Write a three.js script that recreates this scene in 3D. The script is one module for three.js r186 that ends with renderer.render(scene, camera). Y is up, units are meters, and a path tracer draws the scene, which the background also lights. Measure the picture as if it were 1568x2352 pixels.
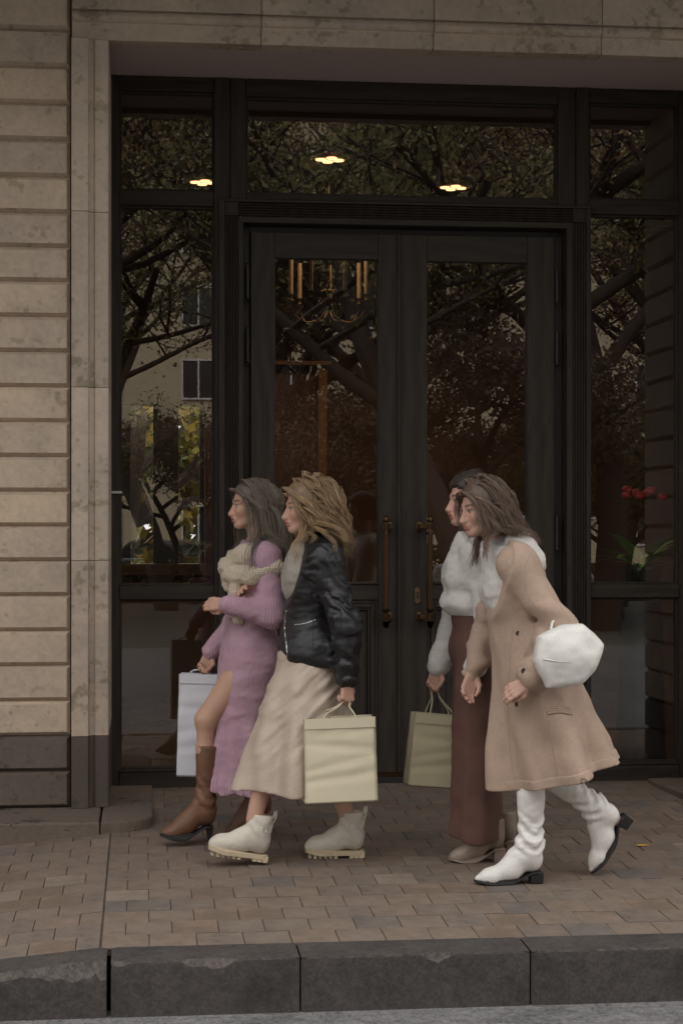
import * as THREE from 'three';
import { mergeGeometries, mergeVertices } from 'three/addons/utils/BufferGeometryUtils.js';
import { RoundedBoxGeometry } from 'three/addons/geometries/RoundedBoxGeometry.js';
import { ImprovedNoise } from 'three/addons/math/ImprovedNoise.js';

// ---------------------------------------------------------------- camera, sky, sun, exposure
const W = 682, H = 1024;
const F = 4115, EYE = 1.5, YAW = Math.atan(454 / 4115), HORIZON = 1220;   // focal length and horizon in a 1568 x 2352 picture
const scene = new THREE.Scene();
const camera = new THREE.PerspectiveCamera(2 * Math.atan(1176 / F) * 180 / Math.PI, W / H, 0.1, 600);
camera.position.set(0, EYE, 0);
camera.rotation.set(0, -YAW, 0);
camera.setViewOffset(W, H, 0, -(HORIZON - 1176) / 2352 * H, W, H);   // shifted lens: verticals stay upright
const renderer = new THREE.WebGLRenderer();
renderer.setSize(W, H);
renderer.toneMapping = THREE.LinearToneMapping;
renderer.toneMappingExposure = 1.85;
renderer.shadowMap.enabled = true;

const noise = new ImprovedNoise();
const fbm = (x, y, z, o = 4) => { let s = 0, a = 0.5, f = 1; for (let i = 0; i < o; i++) { s += a * noise.noise(x * f, y * f, z * f); a *= 0.5; f *= 2.03; } return s; };
{ // overcast sky: brighter overhead, soft cloud structure
  const w = 256, h = 128, data = new Float32Array(w * h * 4);
  for (let j = 0; j < h; j++) for (let i = 0; i < w; i++) {
    const el = ((j + 0.5) / h - 0.5) * Math.PI, az = (i + 0.5) / w * Math.PI * 2;
    const up = Math.max(0, Math.sin(el));
    const dx = Math.cos(el) * Math.cos(az), dz = Math.cos(el) * Math.sin(az);
    const cl = 1 + 0.22 * fbm(dx * 2.2 + 5, Math.sin(el) * 3, dz * 2.2 + 9, 4);
    const L = (0.55 + 0.75 * up) * cl;
    const k = (j * w + i) * 4;
    data[k] = L * 1.02; data[k + 1] = L * 0.995; data[k + 2] = L * 0.98; data[k + 3] = 1;
  }
  const t = new THREE.DataTexture(data, w, h, THREE.RGBAFormat, THREE.FloatType);
  t.mapping = THREE.EquirectangularReflectionMapping; t.magFilter = THREE.LinearFilter; t.minFilter = THREE.LinearFilter; t.needsUpdate = true;
  scene.background = t; scene.environment = t;
}
const sun = new THREE.DirectionalLight(0xfff2e2, 1.5);
sun.position.set(-24, 42, -30); sun.target.position.set(4, 0, 12);   // behind the building: the entrance lies in open shade, the trees opposite are lit
sun.castShadow = true; sun.shadow.radius = 42;
Object.assign(sun.shadow.camera, { left: -40, right: 40, top: 40, bottom: -40, near: 1, far: 200 });
sun.shadow.mapSize.set(2048, 2048);
scene.add(sun, sun.target);

// ---------------------------------------------------------------- helpers
let seed_ = 12345;
const rnd = () => { seed_ = (seed_ + 0x6d2b79f5) | 0; let t = Math.imul(seed_ ^ (seed_ >>> 15), 1 | seed_); t = (t + Math.imul(t ^ (t >>> 7), 61 | t)) ^ t; return ((t ^ (t >>> 14)) >>> 0) / 4294967296; };
const rr = (a, b) => a + (b - a) * rnd();
const lerp = (a, b, t) => a + (b - a) * t, clamp = (x, a, b) => Math.min(b, Math.max(a, x));
const sstep = (a, b, x) => { const t = clamp((x - a) / (b - a), 0, 1); return t * t * (3 - 2 * t); };
// measuring: a pixel of the photograph (1568 wide) on the plane d metres in front of the camera, parallel to the facade
const ux = (u, d) => d * Math.tan(YAW + Math.atan((u - 784) / F));
const vy = (u, v, d) => { const x = ux(u, d); return EYE - (v - HORIZON) * (x * Math.sin(YAW) + d * Math.cos(YAW)) / F; };
const at = (u, v, d, dz = 0) => [ux(u, d), vy(u, v, d), -d + dz];
// the pavement falls to the kerb and, left of the joint, to the left
const XJ = ux(243, 7.6);
const groundY = (x, z) => 0.03 * (-z - 8.2) - (x < XJ ? 0.09 * Math.min(XJ - x, 2.5) : 0);
const taken = {};
const numbered = (n) => { if (!(n in taken)) { taken[n] = 0; return n; } taken[n]++; return n + '_' + String(taken[n]).padStart(3, '0'); };
function tag(o, label, category, group) { o.userData.label = label; o.userData.category = category; if (group) o.userData.group = group; return o; }
function thing(name, label, category, pos = [0, 0, 0], group) {
  const o = new THREE.Group(); o.name = numbered(name); o.position.set(...pos); scene.add(o);
  return tag(o, label, category, group);
}
function part(name, geo, mat, parent, label) {
  const m = new THREE.Mesh(geo, mat); m.name = name; m.castShadow = m.receiveShadow = true; parent.add(m);
  if (label) m.userData.label = label;
  return m;
}
function struct(name, geo, mat) {
  const m = new THREE.Mesh(geo, mat); m.name = numbered(name); m.castShadow = m.receiveShadow = true; m.userData.kind = 'structure'; scene.add(m); return m;
}
function triUV(g, ou = 0, ov = 0, swap = false) { // uv in metres from the position, by the face's main direction
  const p = g.attributes.position, n = g.attributes.normal, uv = new Float32Array(p.count * 2);
  for (let i = 0; i < p.count; i++) {
    const ax = Math.abs(n.getX(i)), ay = Math.abs(n.getY(i)), az = Math.abs(n.getZ(i));
    let a, b;
    if (ay >= ax && ay >= az) { a = p.getX(i); b = p.getZ(i); } else if (az >= ax) { a = p.getX(i); b = p.getY(i); } else { a = p.getZ(i); b = p.getY(i); }
    if (swap) [a, b] = [b, a];
    uv[2 * i] = a + ou; uv[2 * i + 1] = b + ov;
  }
  g.setAttribute('uv', new THREE.BufferAttribute(uv, 2));
  return g;
}
// box from corner to corner with softened edges
function bx(x0, x1, y0, y1, z0, z1, r = 0.004, swap = false) {
  const w = Math.abs(x1 - x0), h = Math.abs(y1 - y0), d = Math.abs(z1 - z0);
  const rad = Math.min(r, w / 2.01, h / 2.01, d / 2.01);
  const g = rad > 0 ? new RoundedBoxGeometry(w, h, d, 1, rad) : new THREE.BoxGeometry(w, h, d).toNonIndexed();
  g.translate((x0 + x1) / 2, (y0 + y1) / 2, (z0 + z1) / 2);
  return triUV(g, rr(0, 3), rr(0, 3), swap);
}
const merge = (list) => mergeGeometries(list.map((g) => { const q = g.index ? g.toNonIndexed() : g; for (const k of Object.keys(q.attributes)) if (!['position', 'normal', 'uv'].includes(k)) q.deleteAttribute(k); return q; }));
// extrude an open or closed profile [[a, b], ...] along an axis; map(a, b, t) -> [x, y, z]
function sweep(profile, t0, t1, map, closed = true, steps = 1) {
  const P = [], idx = [], n = profile.length, push = (p) => P.push(...p);
  const tri = (a, b, c) => { push(a); push(b); push(c); };
  for (let s = 0; s < steps; s++) {
    const ta = lerp(t0, t1, s / steps), tb = lerp(t0, t1, (s + 1) / steps);
    for (let i = 0; i < (closed ? n : n - 1); i++) {
      const [a0, b0] = profile[i], [a1, b1] = profile[(i + 1) % n];
      const p = map(a0, b0, ta), q = map(a1, b1, ta), r = map(a1, b1, tb), u = map(a0, b0, tb);
      tri(p, q, r); tri(p, r, u);
    }
  }
  if (closed) {
    const sh = THREE.ShapeUtils.triangulateShape(profile.map((p) => new THREE.Vector2(...p)), []);
    for (const [i, j, k] of sh) { tri(map(...profile[i], t0), map(...profile[j], t0), map(...profile[k], t0)); tri(map(...profile[k], t1), map(...profile[j], t1), map(...profile[i], t1)); }
  }
  const g = new THREE.BufferGeometry(); g.setAttribute('position', new THREE.Float32BufferAttribute(P, 3)); g.computeVertexNormals();
  return triUV(g, rr(0, 3), rr(0, 3));
}
function tube(pts, r, seg = 24, rad = 6, r2) {
  const c = new THREE.CatmullRomCurve3(pts.map((p) => new THREE.Vector3(...p)));
  const g = new THREE.TubeGeometry(c, seg, r, rad);
  if (r2 !== undefined) {
    const p = g.attributes.position, v = new THREE.Vector3();
    for (let i = 0; i <= seg; i++) { const ce = c.getPointAt(i / seg), k = lerp(1, r2 / r, i / seg); for (let j = 0; j <= rad; j++) { const q = i * (rad + 1) + j; v.fromBufferAttribute(p, q).sub(ce).multiplyScalar(k).add(ce); p.setXYZ(q, v.x, v.y, v.z); } }
    g.computeVertexNormals();
  }
  return g;
}
// textures computed here
function tex(size, metres, fn, srgb = false) {
  const d = new Uint8Array(size * size * 4);
  for (let j = 0; j < size; j++) for (let i = 0; i < size; i++) {
    const c = fn(i / size, j / size), k = (j * size + i) * 4;
    for (let q = 0; q < 3; q++) d[k + q] = clamp((srgb ? Math.pow(Math.max(0, c[q]), 1 / 2.2) : c[q]) * 255, 0, 255);
    d[k + 3] = 255;
  }
  const t = new THREE.DataTexture(d, size, size); t.wrapS = t.wrapT = THREE.RepeatWrapping; t.magFilter = THREE.LinearFilter; t.minFilter = THREE.LinearMipmapLinearFilter; t.generateMipmaps = true;
  t.repeat.set(1 / metres, 1 / metres); if (srgb) t.colorSpace = THREE.SRGBColorSpace; t.needsUpdate = true; return t;
}
// tileable noise: sample on a torus-like blend
const hash2 = (i, j, s) => { let h = (Math.imul(i, 374761393) + Math.imul(j, 668265263) + Math.imul(s, 974711)) | 0; h = Math.imul(h ^ (h >>> 13), 1274126177); return ((h ^ (h >>> 16)) >>> 0) / 4294967296 - 0.5; };
const tn = (u, v, f, s = 0, o = 4) => { // periodic value noise on the unit square
  let sum = 0, a = 0.62; f = Math.max(1, Math.round(f));
  for (let q = 0; q < o; q++) {
    const x = u * f, y = v * f, i = Math.floor(x), j = Math.floor(y); let p = x - i, r = y - j; p = p * p * (3 - 2 * p); r = r * r * (3 - 2 * r);
    const i0 = ((i % f) + f) % f, j0 = ((j % f) + f) % f, i1 = (i0 + 1) % f, j1 = (j0 + 1) % f, k = s * 13 + q;
    const A = hash2(i0, j0, k), B = hash2(i1, j0, k), C = hash2(i0, j1, k), D = hash2(i1, j1, k);
    sum += a * (A + (B - A) * p + (C - A) * r + (A - B - C + D) * p * r); a *= 0.5; f *= 2;
  }
  return sum;
};
const std = (o) => new THREE.MeshStandardMaterial(o);
const lin = (r, g, b) => new THREE.Color().setRGB(r, g, b);

// ---------------------------------------------------------------- materials
const stoneBump = tex(512, 0.9, (u, v) => { const p = tn(u, v, 34, 3, 3), q = tn(u, v, 9, 4, 3), w = tn(u, v, 90, 5, 2); const pit = sstep(0.16, 0.3, p * 0.7 + q * 0.4); const c = 0.62 + q * 0.12 + w * 0.12 - pit * 0.5; return [c, c, c]; });
const stoneTex = (s, base, fleck) => tex(512, 1.3, (u, v) => {
  const big = tn(u, v, 3, s), mid = tn(u, v, 9, s + 1), fine = tn(u, v, 60, s + 2, 3), vein = Math.abs(tn(u * 1, v, 5, s + 3));
  const fl = sstep(0.14, 0.3, tn(u, v, 40, s + 4, 3) * 0.7 + tn(u, v, 6, s + 5, 2) * 0.5);
  const st = sstep(0.1, 0.4, tn(u, v, 2.2, s + 6)) * 0.16;
  const k = 1 + big * 0.28 + mid * 0.2 + fine * 0.22 - fl * fleck - st + sstep(0.03, 0, vein) * 0.06;
  return [base[0] * k * (1 + 0.04 * mid), base[1] * k, base[2] * k * (1 - 0.08 * big - fl * 0.12)];
}, true);
const M = {};
M.stone = [0, 1, 2].map((i) => std({ map: stoneTex(20 + i * 9, [[0.48, 0.385, 0.295], [0.45, 0.364, 0.282], [0.5, 0.398, 0.302]][i], 0.24), bumpMap: stoneBump, bumpScale: 0.002, roughness: 0.82 }));
M.marble = [0, 1].map((i) => std({ map: stoneTex(60 + i * 7, [[0.47, 0.385, 0.31], [0.44, 0.355, 0.28]][i], 0.3), bumpMap: stoneBump, bumpScale: 0.002, roughness: 0.7 }));
M.plinth = std({ map: stoneTex(83, [0.115, 0.089, 0.07], 0.3), bumpMap: stoneBump, bumpScale: 0.003, roughness: 0.8 });
M.plinthDark = std({ map: stoneTex(91, [0.078, 0.06, 0.047], 0.3), bumpMap: stoneBump, bumpScale: 0.002, roughness: 0.6 });
M.roughStone = std({ map: stoneTex(97, [0.13, 0.097, 0.074], 0.7), bumpMap: stoneBump, bumpScale: 0.016, roughness: 0.9 });
M.plaster = std({ color: lin(0.46, 0.39, 0.38), bumpMap: stoneBump, bumpScale: 0.001, roughness: 0.92 });
const woodTex = tex(512, 1.2, (u, v) => { const g = tn(u, v, 1, 130, 2); const gr = tn(u * 18 % 1, v * 1.2 % 1, 6, 131, 4); const f = Math.sin((u * 90 + g * 22 + tn(u, v, 3, 132) * 9)) * 0.5 + 0.5; const pore = sstep(0.1, 0.35, tn(u, v * 0.04 + 0.0, 128, 133, 1) + 0.5 * tn(u, v * 0.06, 128, 134, 1)); const k = 0.8 + f * 0.32 + gr * 0.3 - pore * 0.32; return [0.034 * k, 0.0275 * k, 0.0215 * k]; }, true);
const woodBump = tex(512, 1.2, (u, v) => { const pore = sstep(0.05, 0.35, tn(u, v * 0.04 + 0.0, 128, 133, 1) + 0.5 * tn(u, v * 0.06, 128, 134, 1)), f = Math.sin(u * 90 + tn(u, v, 1, 130, 2) * 22 + tn(u, v, 3, 132) * 9); const c = 0.7 + f * 0.08 - pore * 0.4; return [c, c, c]; });
M.wood = new THREE.MeshPhysicalMaterial({ map: woodTex, bumpMap: woodBump, bumpScale: 0.0012, roughness: 0.55, specularIntensity: 0.4 });
M.darkWood = std({ color: lin(0.018, 0.016, 0.0155), bumpMap: woodBump, bumpScale: 0.0008, roughness: 0.45 });
M.glass = new THREE.MeshPhysicalMaterial({ color: 0xffffff, roughness: 0, metalness: 0, transmission: 1, thickness: 0, ior: 2.1 });
const paverBump = tex(256, 0.5, (u, v) => { const c = 0.6 + tn(u, v, 30, 40, 3) * 0.35 + tn(u, v, 5, 41) * 0.3; return [c, c, c]; });
const paverTex = (s, b) => tex(256, 0.5, (u, v) => { const k = 1 + tn(u, v, 3, s) * 0.5 + tn(u, v, 12, s + 1) * 0.35 + tn(u, v, 60, s + 2, 2) * 0.3; const d = sstep(0.1, 0.4, tn(u, v, 4, s + 3)) * 0.25; return [b[0] * k, b[1] * k * (1 + d * 0.1), b[2] * k * (1 + d * 0.3)].map((c) => c * (1 - d * 0.3)); }, true);
M.paver = [[0.17, 0.124, 0.092], [0.161, 0.12, 0.091], [0.18, 0.133, 0.098], [0.16, 0.124, 0.096], [0.132, 0.108, 0.09], [0.212, 0.164, 0.124], [0.17, 0.12, 0.086], [0.155, 0.118, 0.092]].map((b, i) => std({ map: paverTex(140 + i * 5, b), bumpMap: paverBump, bumpScale: 0.004, roughness: 0.88 }));
M.sand = std({ map: paverTex(190, [0.085, 0.066, 0.055]), bumpMap: paverBump, bumpScale: 0.004, roughness: 1 });
const graniteTex = (s, b, c) => tex(512, 1, (u, v) => { const k = 1 + tn(u, v, 120, s, 2) * c + tn(u, v, 30, s + 1) * c * 0.7 + tn(u, v, 4, s + 2) * 0.45; const st = sstep(0.12, 0.4, tn(u, v, 5, s + 3)) * 0.3; return [b[0] * k * (1 - st), b[1] * k * (1 - st), b[2] * k * (1 - st)]; }, true);
M.kerb = [0, 1].map((i) => new THREE.MeshPhysicalMaterial({ specularIntensity: 0.3, map: graniteTex(200 + i * 9, [0.06, 0.053, 0.049], 0.7), bumpMap: paverBump, bumpScale: 0.003, roughness: 0.8 }));
M.kerbTop = M.kerb[0];
M.chip = std({ map: graniteTex(231, [0.082, 0.071, 0.064], 1.1), bumpMap: stoneBump, bumpScale: 0.01, roughness: 0.95 });
const asphBump = tex(512, 0.6, (u, v) => { const c = 0.5 + tn(u, v, 90, 50, 2) * 0.9 + tn(u, v, 40, 51, 2) * 0.4; return [c, c, c]; });
M.asphalt = std({ map: graniteTex(240, [0.15, 0.147, 0.145], 1.1), bumpMap: asphBump, bumpScale: 0.008, roughness: 0.9 });
M.brass = std({ color: lin(0.1, 0.062, 0.03), metalness: 1, roughness: 0.42, bumpMap: stoneBump, bumpScale: 0.0008 });
M.brassDark = std({ color: lin(0.22, 0.15, 0.085), metalness: 1, roughness: 0.45 });
M.black = std({ color: lin(0.012, 0.012, 0.012), roughness: 0.5 });
M.steel = std({ color: lin(0.6, 0.6, 0.6), metalness: 1, roughness: 0.35 });
// ---------------------------------------------------------------- ground, road, pavement, kerb
const DK0 = 6.5, DK1 = 6.7, ROADY = -0.252, DW = 9.3, DF = 10.12;
{
  const g = new THREE.PlaneGeometry(700, 700); g.rotateX(-Math.PI / 2); g.translate(0, -0.5, 0);
  struct('ground', triUV(g), std({ map: graniteTex(260, [0.1, 0.1, 0.085], 0.6), roughness: 1 }));
  const r = new THREE.PlaneGeometry(160, 13.2, 40, 12); r.rotateX(-Math.PI / 2); r.translate(0, ROADY, 0);
  struct('road', triUV(r), M.asphalt);
}
// pavement bed under the bricks (joint sand), then the bricks
const pavement = new THREE.Group(); pavement.name = numbered('pavement'); pavement.userData.kind = 'structure'; scene.add(pavement);
{
  const sheet = (x0, x1) => { const g = new THREE.PlaneGeometry(x1 - x0, 3.6, 8, 4); g.rotateX(-Math.PI / 2); g.translate((x0 + x1) / 2, 0, -DK1 - 1.8); const p = g.attributes.position; for (let i = 0; i < p.count; i++) p.setY(i, groundY(p.getX(i), p.getZ(i)) - 0.007); g.computeVertexNormals(); return triUV(g); };
  part('joint_sand', merge([sheet(-9, XJ), sheet(XJ, 12)]), M.sand, pavement);
  const BW = 0.178, BD = 0.186, gap = 0.0024;
  const proto = [0, 1, 2, 3].map((i) => { const g = new RoundedBoxGeometry(BW - gap, 0.03, BD - gap, 1, 0.0022); return triUV(g, rr(0, 1), rr(0, 1)); });
  const half = [0, 1].map(() => triUV(new RoundedBoxGeometry(BW / 2 - gap, 0.03, BD - gap, 1, 0.0022), rr(0, 1), rr(0, 1)));
  const bricks = [];
  const rows = 19;
  for (let r = 0; r < rows; r++) {
    const z = -DK1 - 0.004 - (r + 0.5) * BD;
    for (let side = 0; side < 2; side++) {
      const off = r % 2 ? BW / 2 : 0;
      for (let k = 0; k < (side ? 40 : 26); k++) {
        let x, h = false;
        if (side) { x = XJ + 0.0015 + BW / 2 + k * BW - off; if (k === 0 && off) { h = true; x = XJ + 0.0015 + BW / 4; } }
        else { x = XJ - 0.0025 - BW / 2 - k * BW + (off ? 0 : BW / 2); if (k === 0 && !off) { h = true; x = XJ - 0.0025 - BW / 4; } }
        if (x > 7.5 || x < -5) continue;
        const inView = x > ux(-30, -z) && x < ux(1600, -z);
        bricks.push({ x, z, h, side, inView, near: -z });
      }
    }
  }
  bricks.sort((a, b) => (b.inView - a.inView) || a.near - b.near);
  const q = new THREE.Quaternion(), e = new THREE.Euler(), one = new THREE.Vector3(1, 1, 1), mat4 = new THREE.Matrix4();
  const rest = [[], [], []];
  bricks.forEach((b, i) => {
    const geo = b.h ? half[i % 2] : proto[Math.floor(rnd() * 4)];
    let mi = Math.floor(rnd() * 8); if (mi === 5 && rnd() < 0.65) mi = 0; if (mi === 4 && rnd() < 0.45) mi = 1;
    const y = groundY(b.x, b.z) - 0.015 + rr(-0.0022, 0.0016);
    e.set(0.03 + rr(-0.009, 0.009), rr(-0.008, 0.008), (b.side ? 0 : 0.09) + rr(-0.006, 0.006));
    if (i < 300) {
      const m = part('brick' + (i ? '_' + String(i).padStart(3, '0') : ''), geo, M.paver[mi], pavement);
      m.position.set(b.x, y, b.z); m.rotation.copy(e);
    } else {
      mat4.compose(new THREE.Vector3(b.x, y, b.z), q.setFromEuler(e), one);
      rest[mi % 3].push(geo.clone().applyMatrix4(mat4));
    }
  });
  rest.forEach((l, i) => { const m = part('far_bricks', merge(l), M.paver[[0, 1, 3][i]], pavement); m.userData.kind = 'stuff'; });
}
// kerb: stones with a broken front edge
const kerb = new THREE.Group(); kerb.name = numbered('kerb'); kerb.userData.kind = 'structure'; scene.add(kerb);
function kerbStone(x0, x1, chips, mi) {
  const n = Math.max(6, Math.round((x1 - x0) / (x1 - x0 > 3 ? 0.1 : 0.02)));
  const prof = []; // [depth from the front, drop below the top, tone 0 top 1 face]
  const TOP = 9, FACE = 14;
  const P = [], idx = [], cols = TOP + FACE;
  for (let i = 0; i <= n; i++) {
    const x = lerp(x0, x1, i / n), endk = Math.min(i, n - i) === 0 ? 0.006 : 0;
    let ch = 0; // chip depth at this place
    for (const [c, w, a] of chips) { const t = Math.abs(x - c) / w; if (t < 1) ch = Math.max(ch, a * (1 - t * t) * (0.7 + 1.1 * fbm(x * 26, c, 3, 4))); }
    ch += 0.002 + 0.004 * Math.abs(fbm(x * 18, 2, 1, 3));
    for (let j = 0; j < cols; j++) {
      let dz, dy;
      if (j < TOP) { dz = lerp(DK1 - DK0 - 0.003, ch * 0.75, j / (TOP - 1)); dy = j === TOP - 1 ? 0.001 : 0; }
      else { const t = (j - TOP + 1) / FACE; dy = lerp(ch * 1.15, 0.34, Math.pow(t, 1.5)); dz = 0; if (j === TOP) { dz = 0.001; } }
      const onChip = (j === TOP - 1 || j === TOP) ? ch : 0;
      const rough = 0.0022 * fbm(x * 40, dy * 40, dz * 40, 2) + onChip * 0.5 * fbm(x * 70, j * 2, 5, 2);
      const z = -DK0 - dz - endk * (j >= TOP ? 1 : 0) - rough;
      P.push(x, groundY(x, -DK0 - dz) - dy + 0.002 - (j < TOP ? Math.abs(rough) : 0) - (j < TOP ? endk * 0.5 : 0), z);
    }
  }
  for (let i = 0; i < n; i++) for (let j = 0; j < cols - 1; j++) { const a = i * cols + j, b = a + cols; idx.push([a, b, b + 1, a, b + 1, a + 1, j]); }
  const build = (test) => { const g = new THREE.BufferGeometry(); g.setAttribute('position', new THREE.Float32BufferAttribute(P, 3)); g.setIndex(idx.filter((q) => test(q)).flatMap((q) => q.slice(0, 6))); g.computeVertexNormals(); return triUV(g.toNonIndexed(), rr(0, 2), rr(0, 2)); };
  const m = part('kerb_stone', build((q) => q[6] >= TOP), M.kerb[mi % 2], kerb);
  m.name = numbered('kerb_stone');
  part('top_face', build((q) => q[6] < TOP - 1), M.kerbTop, m);
  part('broken_edge', build((q) => q[6] === TOP - 1), M.chip, m);
  // solid ends, so that the joints are dark gaps
  const z0 = -DK0 - 0.006, z1 = -DK1 + 0.003;
  for (const x of [x0, x1]) { const y = groundY(x, -DK0) - 0.008; const g = new THREE.BufferGeometry(); g.setAttribute('position', new THREE.Float32BufferAttribute([x, y, z0, x, y, z1, x, y - 0.33, z1, x, y, z0, x, y - 0.33, z1, x, y - 0.33, z0], 3)); g.computeVertexNormals(); part('end_face', triUV(g), M.kerb[0], m); }
}
{
  const j = [250, 690, 1218].map((u) => ux(u, DK0));
  const cx = (u) => ux(u, DK0);
  kerbStone(-9, -3.206, [], 0); kerbStone(-3.2, -1.35, [], 1);
  kerbStone(-1.344, j[0] - 0.008, [[cx(60), 0.12, 0.03], [cx(150), 0.16, 0.05], [cx(225), 0.08, 0.075], [cx(10), 0.1, 0.028]], 0);
  kerbStone(j[0] + 0.008, j[1] - 0.003, [[cx(480), 0.1, 0.034], [cx(265), 0.05, 0.02]], 1);
  kerbStone(j[1] + 0.003, j[2] - 0.003, [[cx(1005), 0.055, 0.028]], 0);
  kerbStone(j[2] + 0.003, cx(1800), [], 1);
  kerbStone(cx(1800) + 0.006, 4.4, [], 0); kerbStone(4.406, 12, [], 1);
}
// plinth steps at the foot of the facade
const plinthStep = thing('plinth_step', 'low rough stone step with a rounded corner at the foot of the rusticated wall', 'step', [0, 0, 0]);
const STEPY = 0.078, DS = 8.84;
function stepPiece(pts, parent, label) { // outline in plan, rough sides and a flatter top
  const sh = new THREE.Shape(pts.map(([x, z]) => new THREE.Vector2(x, -z)));
  const g = new THREE.ExtrudeGeometry(sh, { depth: 0.3, bevelEnabled: true, bevelThickness: 0.012, bevelSize: 0.012, bevelOffset: -0.012, bevelSegments: 2, curveSegments: 8 });
  g.rotateX(-Math.PI / 2); g.translate(0, STEPY - 0.312, 0);
  g.computeVertexNormals();
  part('step_stone', triUV(g, rr(0, 1), rr(0, 1)), M.roughStone, parent, label);
}
{
  const xa = ux(230, DS), xe = ux(352, DS + 0.25);
  stepPiece([[-9, -DS], [xa - 0.004, -DS], [xa - 0.004, -DW - 0.1], [-9, -DW - 0.1]], plinthStep);
  const arc = []; const R = 0.2; for (let i = 0; i <= 8; i++) { const a = -Math.PI / 2 + i / 8 * Math.PI / 2; arc.push([xe - R + R * Math.cos(a), -(DS + 0.015 + R) - R * Math.sin(a)]); }
  stepPiece([[xa + 0.004, -DS], ...arc, [xe, -DF + 0.02], [xa + 0.004, -DF + 0.02]], plinthStep);
}

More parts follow.
